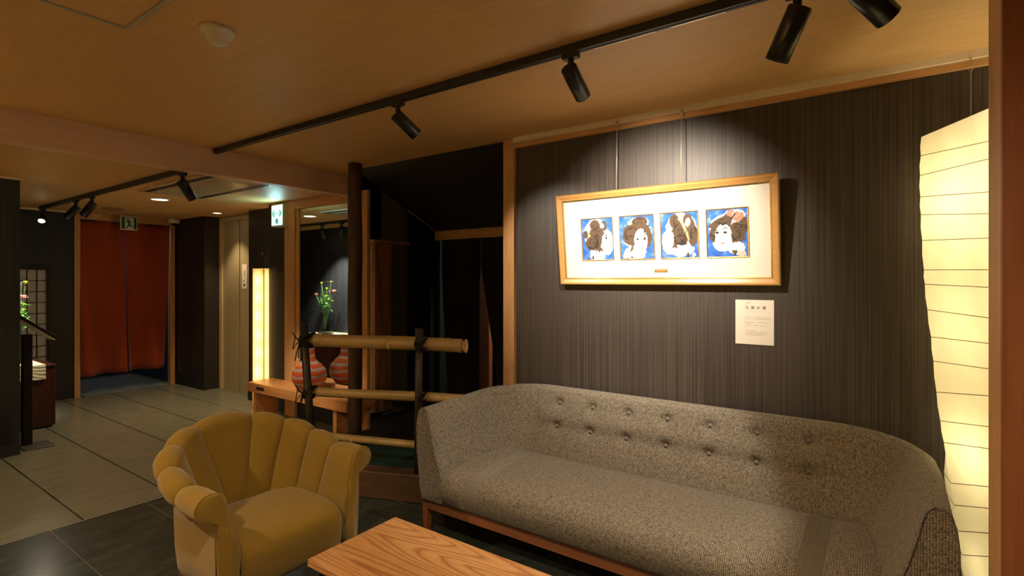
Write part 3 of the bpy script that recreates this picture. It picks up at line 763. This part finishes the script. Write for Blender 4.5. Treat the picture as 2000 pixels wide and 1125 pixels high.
# ------------------------------------------------------------ bamboo rail on its sill
t = thing('bamboo_fence', 'bamboo rail fence tied with black rope between armchair and sofa', 'fence', (FX, FY, 0), (0, 0, FA))
MB().box(-.86, .50, -.06, .06, 0, .17, bev=.006).build('sill', M['sill'], t)
def bamboo(x0, x1, z0, z1, r, nodes, hollow=True):
    mb = MB(); pts = []; rad = []
    L = x1 - x0; n = 60
    for i in range(n + 1):
        x = x0 + L * i / n; pts.append(x)
    for nd in nodes: pts += [nd - .008, nd - .003, nd, nd + .003, nd + .008]
    pts = sorted(p for p in pts if x0 <= p <= x1)
    loops = []
    for x in pts:
        rr = r * (1 + .02 * math.sin(x * 9))
        for nd in nodes:
            dx = abs(x - nd)
            if dx < .0015: rr *= .965
            elif dx < .006: rr *= 1.055
        z = z0 + (z1 - z0) * (x - x0) / L + .003 * math.sin(x * 5)
        loops.append([(x, .055 + rr * math.cos(2 * PI * k / 24), z + rr * math.sin(2 * PI * k / 24)) for k in range(24)])
    mb.loft(loops, cap=False)
    if hollow:
        mb.mi = 1
        zc = lambda x: z0 + (z1 - z0) * (x - x0) / L + .003 * math.sin(x * 5)
        for xe, s in ((x0, 1), (x1, -1)):
            ring = lambda x, q: [(x, .055 + r * q * math.cos(2 * PI * k / 24), zc(xe) + r * q * math.sin(2 * PI * k / 24)) for k in range(24)]
            mb.loft([ring(xe, 1), ring(xe, .8), ring(xe + s * .05, .78)], cap=False)
            mb.bm.faces.new([mb.bm.verts.new(p) for p in ring(xe + s * .05, .78)]).material_index = 1
    return mb
XL, XR = -.496, .314
for (x0, x1, z0, z1, r, nodes, lb) in ((-.56, .60, .983, .968, .044, (-.40, -.17, .07, .48), 'thick bamboo top rail'),
                                   (-.50, .62, .632, .632, .031, (-.28, .02, .24, .45), 'middle bamboo rail'),
                                   (-.50, .27, .345, .32, .024, (-.2, .0, .25), 'thin bottom bamboo rail')):
    o = bamboo(x0, x1, z0, z1, r, nodes).build('rail', [M['bamboo'], M['bamboo_in']], t); o['label'] = lb
for (xt, xb, zt, lb) in ((XL - .02, XL + .06, 1.09, ''), (XR, XR - .01, 1.08, '')):
    MB().tube([(xb, -.01, .165), ((xt + xb) / 2, -.01, .6), (xt, -.01, zt)], .025, 14).build('post', M['smoked'], t)
random.seed(8)
for xx, zz, rr in ((XL - .01, .98, .05), (XL + .01, .634, .038), (XR, .97, .046), (XR, .634, .034)):
    mb = MB()
    for i in range(4):
        o_ = (i - 1.5) * .009
        for sg in (1, -1):
            pts = []
            for k in range(17):
                a = 2 * PI * k / 16
                pts.append((xx + (rr * .75) * math.cos(a) * .9 + o_ * .4, .022 + (.022 + rr) * math.sin(a), zz + sg * rr * .72 * math.cos(a) + o_))
            mb.tube(pts, .0045, 6, cap=False)
    if xx < 0:
        for sg in (1, -1):
            mb.tube([(xx - .01, -.045, zz), (xx - .045, -.05, zz + .03), (xx - .06, -.05, zz + .055 * sg), (xx - .035, -.05, zz + .02 * sg), (xx - .01, -.045, zz)], .0035, 6)
        mb.tube([(xx - .01, -.045, zz), (xx - .03, -.05, zz - .07), (xx - .045, -.048, zz - .13)], .0035, 6)
        mb.tube([(xx - .01, -.045, zz), (xx - .015, -.05, zz - .06), (xx - .02, -.048, zz - .11)], .0035, 6)
    mb.build('rope_tie', M['rope'], t)

# ------------------------------------------------------------ framed portraits
PW, PH = 1.254, .555
t = thing('framed_picture', 'wide pale wood frame holding four painted heads on cream mat', 'picture', (-1.681, 2.925, 1.357), (.112, 0, 0))
def ring_frame(mb, x0, x1, z0, z1, wd, prof):
    """mitred moulding; prof = list of (inset fraction, y)"""
    loops = []
    for f, y in prof:
        i = wd * f
        loops.append([(x0 + i, y, z0 + i), (x1 - i, y, z0 + i), (x1 - i, y, z1 - i), (x0 + i, y, z1 - i)])
    mb.loft(loops, cap=False, smooth=False)
mb = MB(); ring_frame(mb, 0, PW, 0, PH, .040, [(0, .02), (0, -.012), (.12, -.018), (.35, -.016), (.8, -.006), (1, -.004), (1, .004)])
mb.build('frame_moulding', M['frame'], t)
mb = MB(); ring_frame(mb, .036, PW - .036, .036, PH - .036, .006, [(0, -.004), (0, -.008), (1, -.006), (1, .002)])
ring_frame(mb, -.001, PW + .001, -.001, PH + .001, .005, [(0, .0), (0, -.016), (1, -.019), (1, -.012)])
mb.build('gold_lip', M['gold'], t)
MB().box(.01, PW - .01, .004, .018, .01, PH - .01).build('mat_board', M['mat'], t)
pcx = [.261, .511, .756, 1.006]; pz0, pz1 = .150, .396
PWD = .2
for cx in pcx:
    mb = MB(); ring_frame(mb, cx - PWD / 2 - .006, cx + PWD / 2 + .006, pz0 - .006, pz1 + .006, .006, [(0, .0045), (0, .0005), (1, .0020), (1, .0045)])
    mb.build('mat_bevel', M['gold'], t)
mb = MB(); mb.box(.608, .684, .0005, .004, .072, .088); mb.build('title_plate', M['gold'], t)
mb = MB()
for i in range(11): mb.box(.616 + i * .0058, .619 + i * .0058, .0002, .0006, .078, .083)
mb.build('title_letters', M['ink_soft'], t)
PM = [M['bluewash'], M['face'], M['hair'], M['hairline'], M['blush'], M['yellowpaint'], M['redpaint']]
def paint(idx, draw):
    cx = pcx[idx]; mb = MB(); lay = [0.0038]
    def P(u, v): return (cx - PWD / 2 + PWD * u, pz0 + (pz1 - pz0) * v)
    def poly(pts, m):
        mb.mi = m; lay[0] -= .00006
        vs = [mb.bm.verts.new((P(min(max(u, 0), 1), min(max(v, 0), 1))[0], lay[0], P(min(max(u, 0), 1), min(max(v, 0), 1))[1])) for u, v in pts]
        f = mb.bm.faces.new(vs); f.material_index = m
    def blob(u, v, a, b, m, rough=.08, n=26, rot=0, sd=0):
        rg = random.Random(sd + int(u * 1000) + int(v * 777)); pts = []
        for i in range(n):
            t_ = 2 * PI * i / n; k = 1 + rg.uniform(-rough, rough)
            x, y = a * k * math.cos(t_), b * k * math.sin(t_)
            pts.append((u + x * math.cos(rot) - y * math.sin(rot), v + x * math.sin(rot) + y * math.cos(rot)))
        poly(pts, m)
    def stroke(pts, wd, m):
        L = []; Rr = []
        for i, (u, v) in enumerate(pts):
            a = pts[max(i - 1, 0)]; b = pts[min(i + 1, len(pts) - 1)]
            dx, dy = b[0] - a[0], b[1] - a[1]; q = math.hypot(dx, dy) or 1
            w_ = wd * 1.35 * (1 if 0 < i < len(pts) - 1 else .35)
            L.append((u - dy / q * w_, v + dx / q * w_)); Rr.append((u + dy / q * w_, v - dx / q * w_))
        poly(L + Rr[::-1], m)
    def locks(u, v, a, b, cnt, sd, m=3, wd=.010):
        rg = random.Random(sd)
        for i in range(cnt):
            r_ = rg.uniform(.1, .92); t_ = rg.uniform(0, 2 * PI); sp = rg.uniform(.5, 1.4)
            stroke([(u + a * r_ * math.cos(t_ + sp * k / 4), v + b * r_ * math.sin(t_ + sp * k / 4)) for k in range(5)], wd * rg.uniform(.5, 1.3), m)
    mb.mi = 0; poly([(0, 0), (1, 0), (1, 1), (0, 1)], 0)
    draw(poly, blob, stroke, locks)
    mb.build('painted_head', PM, t, normals=False)
def d1_(poly, blob, stroke, locks):
    blob(.45, .62, .38, .38, 1, .06); blob(.80, .42, .22, .32, 1, .05); blob(.50, .14, .26, .20, 1, .1); blob(.93, .42, .07, .16, 4, .1)
    blob(.79, .42, .20, .27, 1, .02)
    blob(.12, .63, .085, .10, 2); blob(.24, .62, .04, .09, 5); blob(.44, .84, .17, .13, 2); blob(.74, .82, .09, .12, 2); blob(.70, .82, .04, .06, 1)
    blob(.50, .66, .24, .14, 2); blob(.46, .47, .20, .24, 2); blob(.34, .40, .24, .17, 2)
    poly([(.45, .3), (.62, .3), (.70, .20), (.60, .22), (.55, .17), (.5, .24), (.42, .18)], 2)
    for q in ((.44, .84, .16, .12, 6), (.5, .66, .22, .12, 8), (.36, .4, .22, .16, 16), (.5, .48, .14, .16, 8)): locks(*q, sd=int(q[0] * 99))
    blob(.80, .525, .032, .026, 3); stroke([(.74, .57), (.79, .595), (.84, .59)], .006, 3); stroke([(.84, .30), (.89, .31)], .008, 4); stroke([(.70, .15), (.78, .17)], .006, 3)
    poly([(.31, .02), (.37, .02), (.37, .1), (.31, .08)], 2); poly([(.14, .0), (.22, .02), (.22, .1)], 2)
def d2_(poly, blob, stroke, locks):
    blob(.53, .54, .44, .34, 1, .05); blob(.58, .83, .30, .15, 1, .06); blob(.42, .14, .34, .17, 1, .1)
    blob(.60, .86, .24, .12, 2); blob(.30, .82, .06, .07, 5); blob(.44, .84, .07, .09, 2)
    blob(.34, .56, .27, .24, 2, .1); blob(.78, .50, .18, .25, 2, .1); blob(.55, .72, .33, .10, 2)
    poly([(.12, .45), (.34, .30), (.26, .14), (.38, .22), (.42, .5), (.3, .6)], 2); poly([(.95, .42), (.84, .28), (.84, .18), (.80, .26), (.82, .5)], 2)
    blob(.62, .42, .20, .28, 1, .02)
    for q in ((.60, .86, .22, .1, 8), (.34, .57, .22, .2, 12), (.78, .6, .1, .16, 5)): locks(*q, sd=int(q[0] * 77))
    for u in (.53, .73): blob(u, .455, .038, .020, 3)
    stroke([(.48, .51), (.53, .49), (.58, .50)], .006, 3); stroke([(.69, .50), (.74, .49), (.78, .52)], .006, 3)
    stroke([(.64, .36), (.67, .33), (.65, .325)], .004, 2); blob(.66, .245, .045, .012, 6)
    blob(.16, .07, .10, .06, 4, .3); poly([(.3, .02), (.38, .02), (.36, .06), (.3, .05)], 2)
def d3_(poly, blob, stroke, locks):
    blob(.55, .62, .42, .38, 1, .05); blob(.22, .36, .20, .28, 1, .06); blob(.55, .18, .34, .15, 1, .1); blob(.1, .25, .07, .1, 4)
    blob(.38, .82, .14, .16, 2); blob(.74, .84, .13, .12, 2, rot=-.6); blob(.84, .66, .10, .24, 2, rot=.25); blob(.74, .78, .07, .10, 1, rot=-.3)
    blob(.52, .60, .22, .20, 2, .1); blob(.55, .45, .22, .18, 2, .08); blob(.86, .50, .14, .24, 2)
    poly([(.34, .4), (.42, .4), (.44, .2), (.36, .24), (.27, .2), (.34, .3)], 2)
    stroke([(.50, .88), (.62, .72), (.70, .55), (.76, .38)], .026, 5); poly([(.46, .86), (.60, .90), (.60, .85), (.5, .83)], 5); blob(.72, .77, .045, .04, 4)
    for q in ((.38, .82, .12, .14, 7), (.52, .6, .2, .18, 12), (.55, .44, .2, .16, 14), (.86, .52, .1, .2, 6)): locks(*q, sd=int(q[0] * 55))
    blob(.58, .32, .13, .035, 3); stroke([(.17, .55), (.19, .52)], .006, 3)
    poly([(.68, .02), (.74, .02), (.75, .12), (.70, .10)], 2); blob(.88, .06, .05, .04, 1, .4)
def d4_(poly, blob, stroke, locks):
    blob(.52, .60, .46, .32, 1, .05); blob(.68, .84, .28, .15, 1, .05); blob(.40, .35, .27, .25, 1, .04); blob(.72, .18, .22, .14, 1, .1); blob(.84, .06, .12, .06, 4, .2)
    poly([(.02, .66), (.2, .78), (.42, .86), (.5, .92), (.64, .80), (.58, .62), (.3, .66), (.2, .5), (.1, .32), (.16, .56)], 2)
    blob(.14, .46, .10, .15, 2, .16); blob(.74, .52, .20, .22, 2, .12); blob(.90, .64, .12, .18, 2, .08)
    poly([(.58, .6), (.60, .36), (.64, .26), (.7, .38), (.74, .28), (.78, .36), (.84, .28), (.9, .36), (.95, .32), (.9, .6)], 2)
    blob(.60, .90, .10, .09, 6, .05); blob(.78, .83, .14, .09, 6, .05, rot=.3); stroke([(.52, .86), (.62, .80), (.76, .95)], .016, 3)
    blob(.40, .43, .215, .27, 1, .02)
    for q in ((.3, .74, .24, .08, 8), (.74, .5, .18, .2, 14), (.14, .48, .08, .14, 6), (.9, .64, .1, .16, 6)): locks(*q, sd=int(q[0] * 44))
    for u in (.25, .45): blob(u, .515, .046, .024, 3)
    stroke([(.18, .56), (.25, .57), (.30, .55)], .006, 3); stroke([(.38, .58), (.46, .62), (.54, .59)], .006, 3)
    stroke([(.36, .40), (.40, .375), (.38, .37)], .004, 2); stroke([(.30, .30), (.38, .285), (.45, .30)], .006, 6)
    poly([(.60, .13), (.74, .13), (.69, .03), (.66, .03)], 2)
    for i in range(14):
        a = i * .5; stroke([(.6 + .18 * (i / 14) + .05 * math.cos(a), .87 + .04 * math.sin(a)), (.62 + .18 * (i / 14) + .05 * math.cos(a), .88 + .04 * math.sin(a + .5))], .006, 1)
for i, f in enumerate((d1_, d2_, d3_, d4_)): paint(i, f)
for xw in (.391, .769):
    pass
mb = MB()
for X in (-1.29, -.912):
    h = thing('picture_wire', 'left thin hanging wire above the framed heads' if X < -1 else 'right thin hanging wire above the framed heads', 'wire', (X, 2.895, CH), group=None)
    MB().tube([(0, 0, -.06), (0, -.01, -.435)], .0022, 6).build('wire', M['alu'], h)
    MB().box(-.006, .006, -.004, .010, -.06, -.02).build('hook', M['alu'], h)
mb.bm.free()

# caption card
t = thing('caption_card', 'small white caption card right below the framed picture', 'card', (-.553, 2.95, 1.165))
MB().box(-.092, .092, -.004, 0, -.115, .115).build('card', M['paper'], t)
def text_mesh(txt, size, name, mat, parent, loc, rot=(R(90), 0, 0)):
    cu = bpy.data.curves.new(name, 'FONT'); cu.body = txt; cu.size = size; cu.extrude = 0
    tmp = bpy.data.objects.new(name, cu); C.objects.link(tmp)
    bpy.context.view_layer.update()
    me = bpy.data.meshes.new_from_object(tmp.evaluated_get(bpy.context.evaluated_depsgraph_get()))
    bpy.data.objects.remove(tmp)
    me.materials.clear(); me.materials.append(mat)
    o = bpy.data.objects.new(name, me); C.objects.link(o); o.parent = parent; o.location = loc; o.rotation_euler = rot
    return o
for i, ch in enumerate('文楽の首'):
    text_mesh(ch, .019, 'title_character', M['ink'], t, (-.045 + i * .0275, -.0046, .068))
mb = MB(); rg = random.Random(2)
def line_of_marks(z, x0, x1, h=.0016):
    x = x0
    while x < x1:
        w_ = rg.uniform(.002, .006)
        if rg.random() < .85: mb.box(x, min(x + w_, x1), -.0046, -.004, z, z + h)
        x += w_ + .0012
line_of_marks(.098, -.045, -.02, .003); mb.build('printed_line', M['ink_soft'], t); mb = MB()
line_of_marks(.055, -.045, .03, .0008); mb.build('printed_line', M['ink_soft'], t)
for z, e in ((.024, .075), (.015, .075), (.007, -.038), (-.001, .075), (-.008, -.01), (-.017, .055), (-.044, .0), (-.052, .072), (-.059, .055), (-.066, .045)):
    mb = MB(); line_of_marks(z, -.045, e); mb.build('printed_line', M['ink_soft'], t)

# ------------------------------------------------------------ paper lamp
PLX, PLY = .36, 2.70
t = thing('paper_lamp', 'tall glowing ribbed paper lamp beside the sofa', 'lamp', (PLX, PLY, 0))
ys = [(265, 212), (302, 276), (341, 310), (383, 375), (418, 418), (469, 465), (527, 527), (555, 562), (605, 623), (658, 672), (705, 722), (765, 772), (820, 833), (861, 876), (937, 947), (978, 988), (1026, 1034), (1070, 1078), (1118, 1130), (1175, 1190)]
def interp(tb, z):
    for (z0, v0), (z1, v1) in zip(tb, tb[1:]):
        if z0 >= z >= z1: return v0 + (v1 - v0) * (z0 - z) / (z0 - z1)
    return tb[0][1] if z > tb[0][0] else tb[-1][1]
AX = [(1.97, .12), (1.79, .115), (1.6, .12), (1.31, .134), (1.17, .15), (.94, .167), (.79, .183), (.545, .217), (.31, .247), (0, .27)]
BX = [(1.97, .29), (1.0, .33), (0, .38)]
DX = [(1.97, .44), (1.1, .42), (.78, .22), (.55, .20), (.3, .24), (0, .28)]
rings = []
for l_, r_ in ys:
    za = 1.38 - (l_ - 548) * .00209; zb = 1.38 - (r_ - 548) * .00177
    za = max(za, .02); zb = max(min(zb, 1.985), .02)
    A = (interp(AX, za) - PLX, 2.75 - PLY, za); B = (interp(BX, zb) - PLX, 2.44 - PLY, zb)
    Cc = (.62 - PLX, 2.60 - PLY, (za + zb) / 2); D = (interp(DX, za) - PLX, 2.885 - PLY, za)
    ring = []
    for P0, P1 in ((A, B), (B, Cc), (Cc, D), (D, A)):
        for k in range(5):
            f = k / 5; ring.append(tuple(P0[i] + (P1[i] - P0[i]) * f for i in range(3)))
    rings.append(ring)
full = []
for i, r_ in enumerate(rings):
    full.append(r_)
    if i < len(rings) - 1:                      # paper bellies out a little between ribs
        nx = rings[i + 1]
        full.append([tuple((a + b) / 2 * (1.012 if q < 2 else 1) for q, (a, b) in enumerate(zip(p, p2))) for p, p2 in zip(r_, nx)])
mb = MB(); mb.loft(full, cap=False, smooth=True)
mb.build('paper_shade', M['washi'], t)
for r_ in rings[1:]:
    MB().tube([(p[0] * 1.003, p[1] * 1.003, p[2]) for p in r_] + [tuple(r_[0])], .0013, 5, cap=False).build('rib', plain('rib_bamboo', (.45, .33, .14), .6) if 'ribm' not in M else M['ribm'], t) if False else None
M['ribm'] = plain('rib_bamboo', (.30, .20, .08), .6)
for r_ in rings[1:]:
    MB().tube([(p[0] * 1.003, p[1] * 1.003, p[2]) for p in r_] + [(r_[0][0] * 1.003, r_[0][1] * 1.003, r_[0][2])], .0014, 5, cap=False).build('rib', M['ribm'], t)
for z, wt in ((1.70, 5.5), (.74, 3.0), (1.2, 2.2), (.3, 1.0)): light('POINT', 'paper_lamp_bulb', t, (.06, .02, z), wt * .62, (1.0, 0.84, 0.52), .05)
h = thing('lamp_wire', 'thin wire and hook holding up the paper lamp', 'wire', (.29, 2.90, CH))
MB().tube([(0, 0, -.09), (0, 0, -.375)], .0014, 6).build('wire', M['alu'], h)
MB().tube([(0, 0, -.03), (0, -.004, -.06), (.008, -.004, -.075), (0, 0, -.09), (-.007, 0, -.08)], .002, 6).build('hook', M['alu'], h)

# ------------------------------------------------------------ sofa
SX0, SX1, SY0, SY1 = -2.085, .18, 2.05, 2.905
t = thing('sofa', 'long grey woven sofa with buttoned back under the picture', 'sofa', ((SX0 + SX1) / 2, (SY0 + SY1) / 2, 0))
ox, oy = -(SX0 + SX1) / 2, -(SY0 + SY1) / 2
hw, y0, y1 = (SX1 - SX0) / 2, SY0 + oy, SY1 + oy
RC = .36
prof = [(.06, .205), (.035, .27), (.012, .36), (.0, .46), (.0, .60), (.006, .66), (.026, .705), (.060, .728), (.095, .728), (.122, .71), (.142, .67), (.165, .60), (.195, .52), (.235, .44), (.275, .37), (.30, .30), (.31, .205)]
path = []   # (point, inward normal, s 0 front..1 back)
na, nc, nb = 12, 18, 150
for i in range(na): path.append(((-hw, y0 + (y1 - RC - y0) * i / na), (1, 0), i / na * .55))
for i in range(nc):
    a = PI - (PI / 2) * i / nc; path.append(((-hw + RC + RC * math.cos(a), y1 - RC + RC * math.sin(a)), (-math.cos(a), -math.sin(a)), .55 + .45 * i / nc))
for i in range(nb + 1): path.append(((-hw + RC + (2 * hw - 2 * RC) * i / nb, y1), (0, -1), 1))
for i in range(1, nc + 1):
    a = PI / 2 - (PI / 2) * i / nc; path.append(((hw - RC + RC * math.cos(a), y1 - RC + RC * math.sin(a)), (-math.cos(a), -math.sin(a)), 1 - .45 * i / nc))
for i in range(1, na + 1): path.append(((hw, y1 - RC - (y1 - RC - y0) * i / na), (1 * -1, 0), .55 - .55 * i / na))
btn = [(-1.606 + .2193 * k + ox, .640) for k in range(7)] + [(-1.600 + .2193 * k + ox, .512) for k in range(7)]
loops = []
for (p, nrm, s) in path:
    kk = .62 + .38 * min(1, s / .8)
    top = .945 + .055 * s
    lp = []
    for i, (r_, z) in enumerate(prof):
        rr = r_ * (kk if r_ > .02 else 1)
        zz = z if z < .3 else .3 + (z - .3) * (1 - (1 - s) * .085)
        lp.append(Vector((p[0] + nrm[0] * rr, p[1] + nrm[1] * rr, zz)))
    loops.append(lp)
# refine inner profile for the button tufts
def refine(lp, i0, i1, k):
    out = []
    for i in range(len(lp) - 1):
        out.append(lp[i])
        if i0 <= i < i1:
            for q in range(1, k): out.append(lp[i].lerp(lp[i + 1], q / k))
    out.append(lp[-1]); return out
loops = [refine(lp, 8, 13, 8) for lp in loops]
for j, lp in enumerate(loops):
    for v in lp:
        if v.y < y1 - .08 and v.z > .42 and abs(v.x) < .9 and path[j][1] == (0, -1):
            for bx, bz in btn:
                d2 = ((v.x - bx) ** 2 + (v.z - bz) ** 2)
                v.y += .030 * math.exp(-d2 / .0008)
            v.y -= .012 * math.exp(-((v.z - .575) / .05) ** 2)
            v.y -= -.004 * math.exp(-((v.z - .512) / .03) ** 2)
def put_uv(o, grid):
    me = o.data; uvl = me.uv_layers.new(name='UVMap')
    tabl = {}
    su = 0; prev = None
    for g_ in grid:
        mid = g_[len(g_) // 2]
        if prev is not None: su += (Vector(mid) - prev).length
        prev = Vector(mid); sv = 0; pv = None
        for v in g_:
            if pv is not None: sv += (Vector(v) - pv).length
            pv = Vector(v); tabl[tuple(round(c, 5) for c in v)] = (su, sv)
    for lo in me.loops:
        co = me.vertices[lo.vertex_index].co
        uvl.data[lo.index].uv = tabl.get(tuple(round(c, 5) for c in co), (co.x, co.z))
    for p in me.polygons:
        if len(p.vertices) > 6:
            for li in p.loop_indices:
                co = me.vertices[me.loops[li].vertex_index].co; uvl.data[li].uv = (co.x, co.z)
mb = MB(); mb.loft([[tuple(v) for v in lp] for lp in loops], cap=True)
o = mb.build('back_and_arms', M['sofa_uv'], t); put_uv(o, loops)
# seat
mb = MB(); g = []
nx, xs0, xs1 = 48, -hw + .155, hw - .155
sp = [(.50, .205), (.0 + .02, .205), (.0, .225), (-.012, .27), (-.012, .31), (.002, .345), (.03, .368), (.08, .382), (.2, .392), (.35, .396), (.48, .394), (.55, .382), (.578, .355), (.585, .31)]
for i in range(nx + 1):
    u = i / nx; x = xs0 + (xs1 - xs0) * u
    e = min(u, 1 - u) * 2; edge = 1 - (1 - min(1, e * 9)) ** 2.5
    g.append([(x, y0 - .015 + a + (1 - edge) * .03 * (1 if a < .1 else 0), z - (.04 * (1 - edge) if z > .34 else 0)) for a, z in sp])
mb.loft(g, closed=False, cap=False)
o = mb.build('seat', M['sofa_uv'], t); put_uv(o, g)
# arm front seam piping
for sgn in (-1, 1):
    lp = loops[0] if sgn < 0 else loops[-1]
    MB().tube([(v.x, v.y - .0015, v.z) for v in lp[3:]], .0022, 6).build('piping', M['sofa'], t)
for i, (bx, bz) in enumerate(btn):
    # depth of the tufted surface at that height
    best = min((v for j, lp in enumerate(loops) if path[j][1] == (0, -1) for v in lp if v.y < y1 - .08), key=lambda v: (v.x - bx) ** 2 + (v.z - bz) ** 2)
    b_ = MB().lathe([(0, .011), (.008, .010), (.0135, .005), (.014, 0), (.012, -.004)], n=16).build('button', M['sofa'], t)
    b_.location = (bx, best.y - .002, bz); b_.rotation_euler = (R(90) - R(18), 0, 0)
mb = MB(); mb.box(-hw + .06, hw - .06, y0 + .02, y0 + .055, .145, .205, bev=.003); mb.box(-hw + .06, hw - .06, y1 - .12, y1 - .085, .145, .205, bev=.003)
mb.box(-hw + .05, -hw + .085, y0 + .05, y1 - .1, .145, .205, bev=.003); mb.box(hw - .085, hw - .05, y0 + .05, y1 - .1, .145, .205, bev=.003)
mb.build('base_frame', M['redwood'], t)
for sx in (-1, 1):
    for yy in (y0 + .045, y1 - .12):
        X = sx * (hw - .035)
        if yy > 0: X = sx * (hw - .12)
        mb = MB(); mb.loft([[(X + dx * k, yy + dy * k, z) for dx, dy in ((-.02, -.02), (.02, -.02), (.02, .02), (-.02, .02))] for z, k in ((0, .7), (.2, .95), (.34, 1.0))], smooth=False)
        mb.build('leg', M['redwood'], t)

# ------------------------------------------------------------ coffee table
t = thing('coffee_table', 'low wooden coffee table with bold grain in front of the sofa', 'table', (-1.13, 1.36, 0))
MB().box(-.60, .60, -.213, .213, .333, .36, bev=.003).build('tabletop', M['table'], t)
mb = MB(); mb.box(-.54, .54, -.16, -.14, .28, .333); mb.box(-.54, .54, .14, .16, .28, .333); mb.box(-.54, -.52, -.14, .14, .28, .333); mb.box(.52, .54, -.14, .14, .28, .333)
mb.build('apron', M['dark_metal'], t)
for sx in (-.53, .53):
    for sy in (-.15, .15): MB().box(sx - .018, sx + .018, sy - .018, sy + .018, 0, .333).build('leg', M['dark_metal'], t)

# ------------------------------------------------------------ armchair
t = thing('armchair', 'mustard yellow channel-back armchair with rolled arms', 'armchair', (-2.33, 1.26, 0))
PK = [0, .14, .36, .56, .75, 1.0]
AT = [0, 23, 50, 76, 116, 180]
YS = .95
AB = [0, 9, 34, 62, 95, 180]
def pl(tb, p):
    p = abs(p)
    for i in range(len(PK) - 1):
        if p <= PK[i + 1] + 1e-9: return tb[i] + (tb[i + 1] - tb[i]) * (p - PK[i]) / (PK[i + 1] - PK[i])
    return tb[-1]
def U(Rr, xc, fr, a, sg):
    if a <= 90: return (xc - Rr * math.cos(R(a)), sg * Rr * math.sin(R(a)))
    return (xc + (a - 90) / 90 * (fr - xc), sg * Rr)
def bulge(p):
    p = abs(p)
    if p < PK[1]: lo, hi = -PK[1], PK[1]
    else:
        for i in range(1, len(PK) - 1):
            if PK[i] <= p <= PK[i + 1]: lo, hi = PK[i], PK[i + 1]
    u = (p - lo) / (hi - lo)
    if hi == 1.0: u = min(u, .5)
    return math.sin(PI * min(max(u, 0), 1)) ** .38
ps = []
seams = sorted([-x for x in PK[1:]] + PK[1:])
for a, b_ in zip(seams, seams[1:]):
    k = 12
    for i in range(k):
        u = i / k; u = .5 - .5 * math.cos(PI * u)
        ps.append(a + (b_ - a) * u)
ps.append(1.0)
loops = []
for p in ps:
    sg = 1 if p >= 0 else -1
    at, ab = pl(AT, p), pl(AB, p)
    H = .600 + .135 * (.5 + .5 * math.cos(PI * min(at, 125) / 125))
    bl = bulge(p)
    rc = .046           # roll radius
    zr = H - rc                              # roll centre height
    # profile: list of (radius offset from centre line, z, weight of bulge, blend bottom->top)
    pr = [(.235, .17, 0, 0, 0, -1), (.235, .30, 0, 0, -1, 0), (.238, .36, .5, .05, -1, 0)]
    for k in range(1, 7):
        f = k / 7; z = .36 + (zr - .36) * f
        pr.append((.238 + (.288 - .238) * f ** 1.1, z, 1, f, -1, .1))
    Rr = .288 + rc
    for k in range(0, 11):
        th = PI - k * (PI * 1.32) / 10
        pr.append((Rr + rc * math.cos(th), zr + rc * math.sin(th), 1 if k < 8 else .7 - (k - 8) * .2, 1, math.cos(th), math.sin(th)))
    pr.append((.318, zr - rc * 1.15, .1, 1, 1, 0))
    for z, r_ in ((.42, .318), (.30, .314), (.17, .300)): pr.append((r_, min(z, zr - .1), 0, 1, 1, 0))
    lp = []
    for r_, z, wt, bt, nr, nz_ in pr:
        a = ab + (at - ab) * bt
        d = .030 * (bl - .62) * wt
        rr = r_ + nr * d; zz = z + nz_ * d
        fr = .345 + (.015 if bt < .5 else 0)
        xc = .12 - .05 * bt
        x, y = U(rr, xc, fr, a, sg)
        lp.append((x, y, zz))
    loops.append(lp)
def shrink(lp, f, dx):
    n_ = len(lp); cy_ = sum(q[1] for q in lp) / n_
    return [(x + dx, y + (cy_ - y) * f, z - (0.012 * f if z > .5 else 0)) for x, y, z in lp]
capf = [shrink(loops[-1], .10, .007), shrink(loops[-1], .28, .012), shrink(loops[-1], .55, .014)]
capb = [shrink(loops[0], .10, .007), shrink(loops[0], .28, .012), shrink(loops[0], .55, .014)]
loops = capb[::-1] + loops + capf
mb = MB(); mb.loft(loops, cap=True)
mb.build('channelled_shell', M['mustard'], t)
mb = MB(); g = []
sp = [(-.15, .372), (.0, .392), (.15, .398), (.27, .393), (.33, .380), (.362, .355), (.372, .32), (.368, .25), (.355, .185), (.33, .175), (-.15, .175)]
for i in range(25):
    u = i / 24; e = min(1, min(u, 1 - u) * 2 * 8); k = (1 - e) ** 2
    g.append([(x - (.014 * k if x > .3 else 0), -.232 + .464 * u, z - (.012 * k if z > .35 else 0)) for x, z in sp])
mb.loft(g, closed=True, cap=True); mb.build('seat', M['mustard'], t, sub=1)
for sg in (1, -1):
    lp = loops[-4] if sg > 0 else loops[3]
    MB().tube([(x + .002, y, z) for x, y, z in lp[1:-1]], .003, 6).build('piping', M['mustard'], t)
for sx in (-.15, .25):
    for sy in (-.2, .2):
        MB().lathe([(0, 0), (.014, 0), (.022, .17), (0, .17)], sx, sy, 16).build('leg', M['dark_metal'], t)
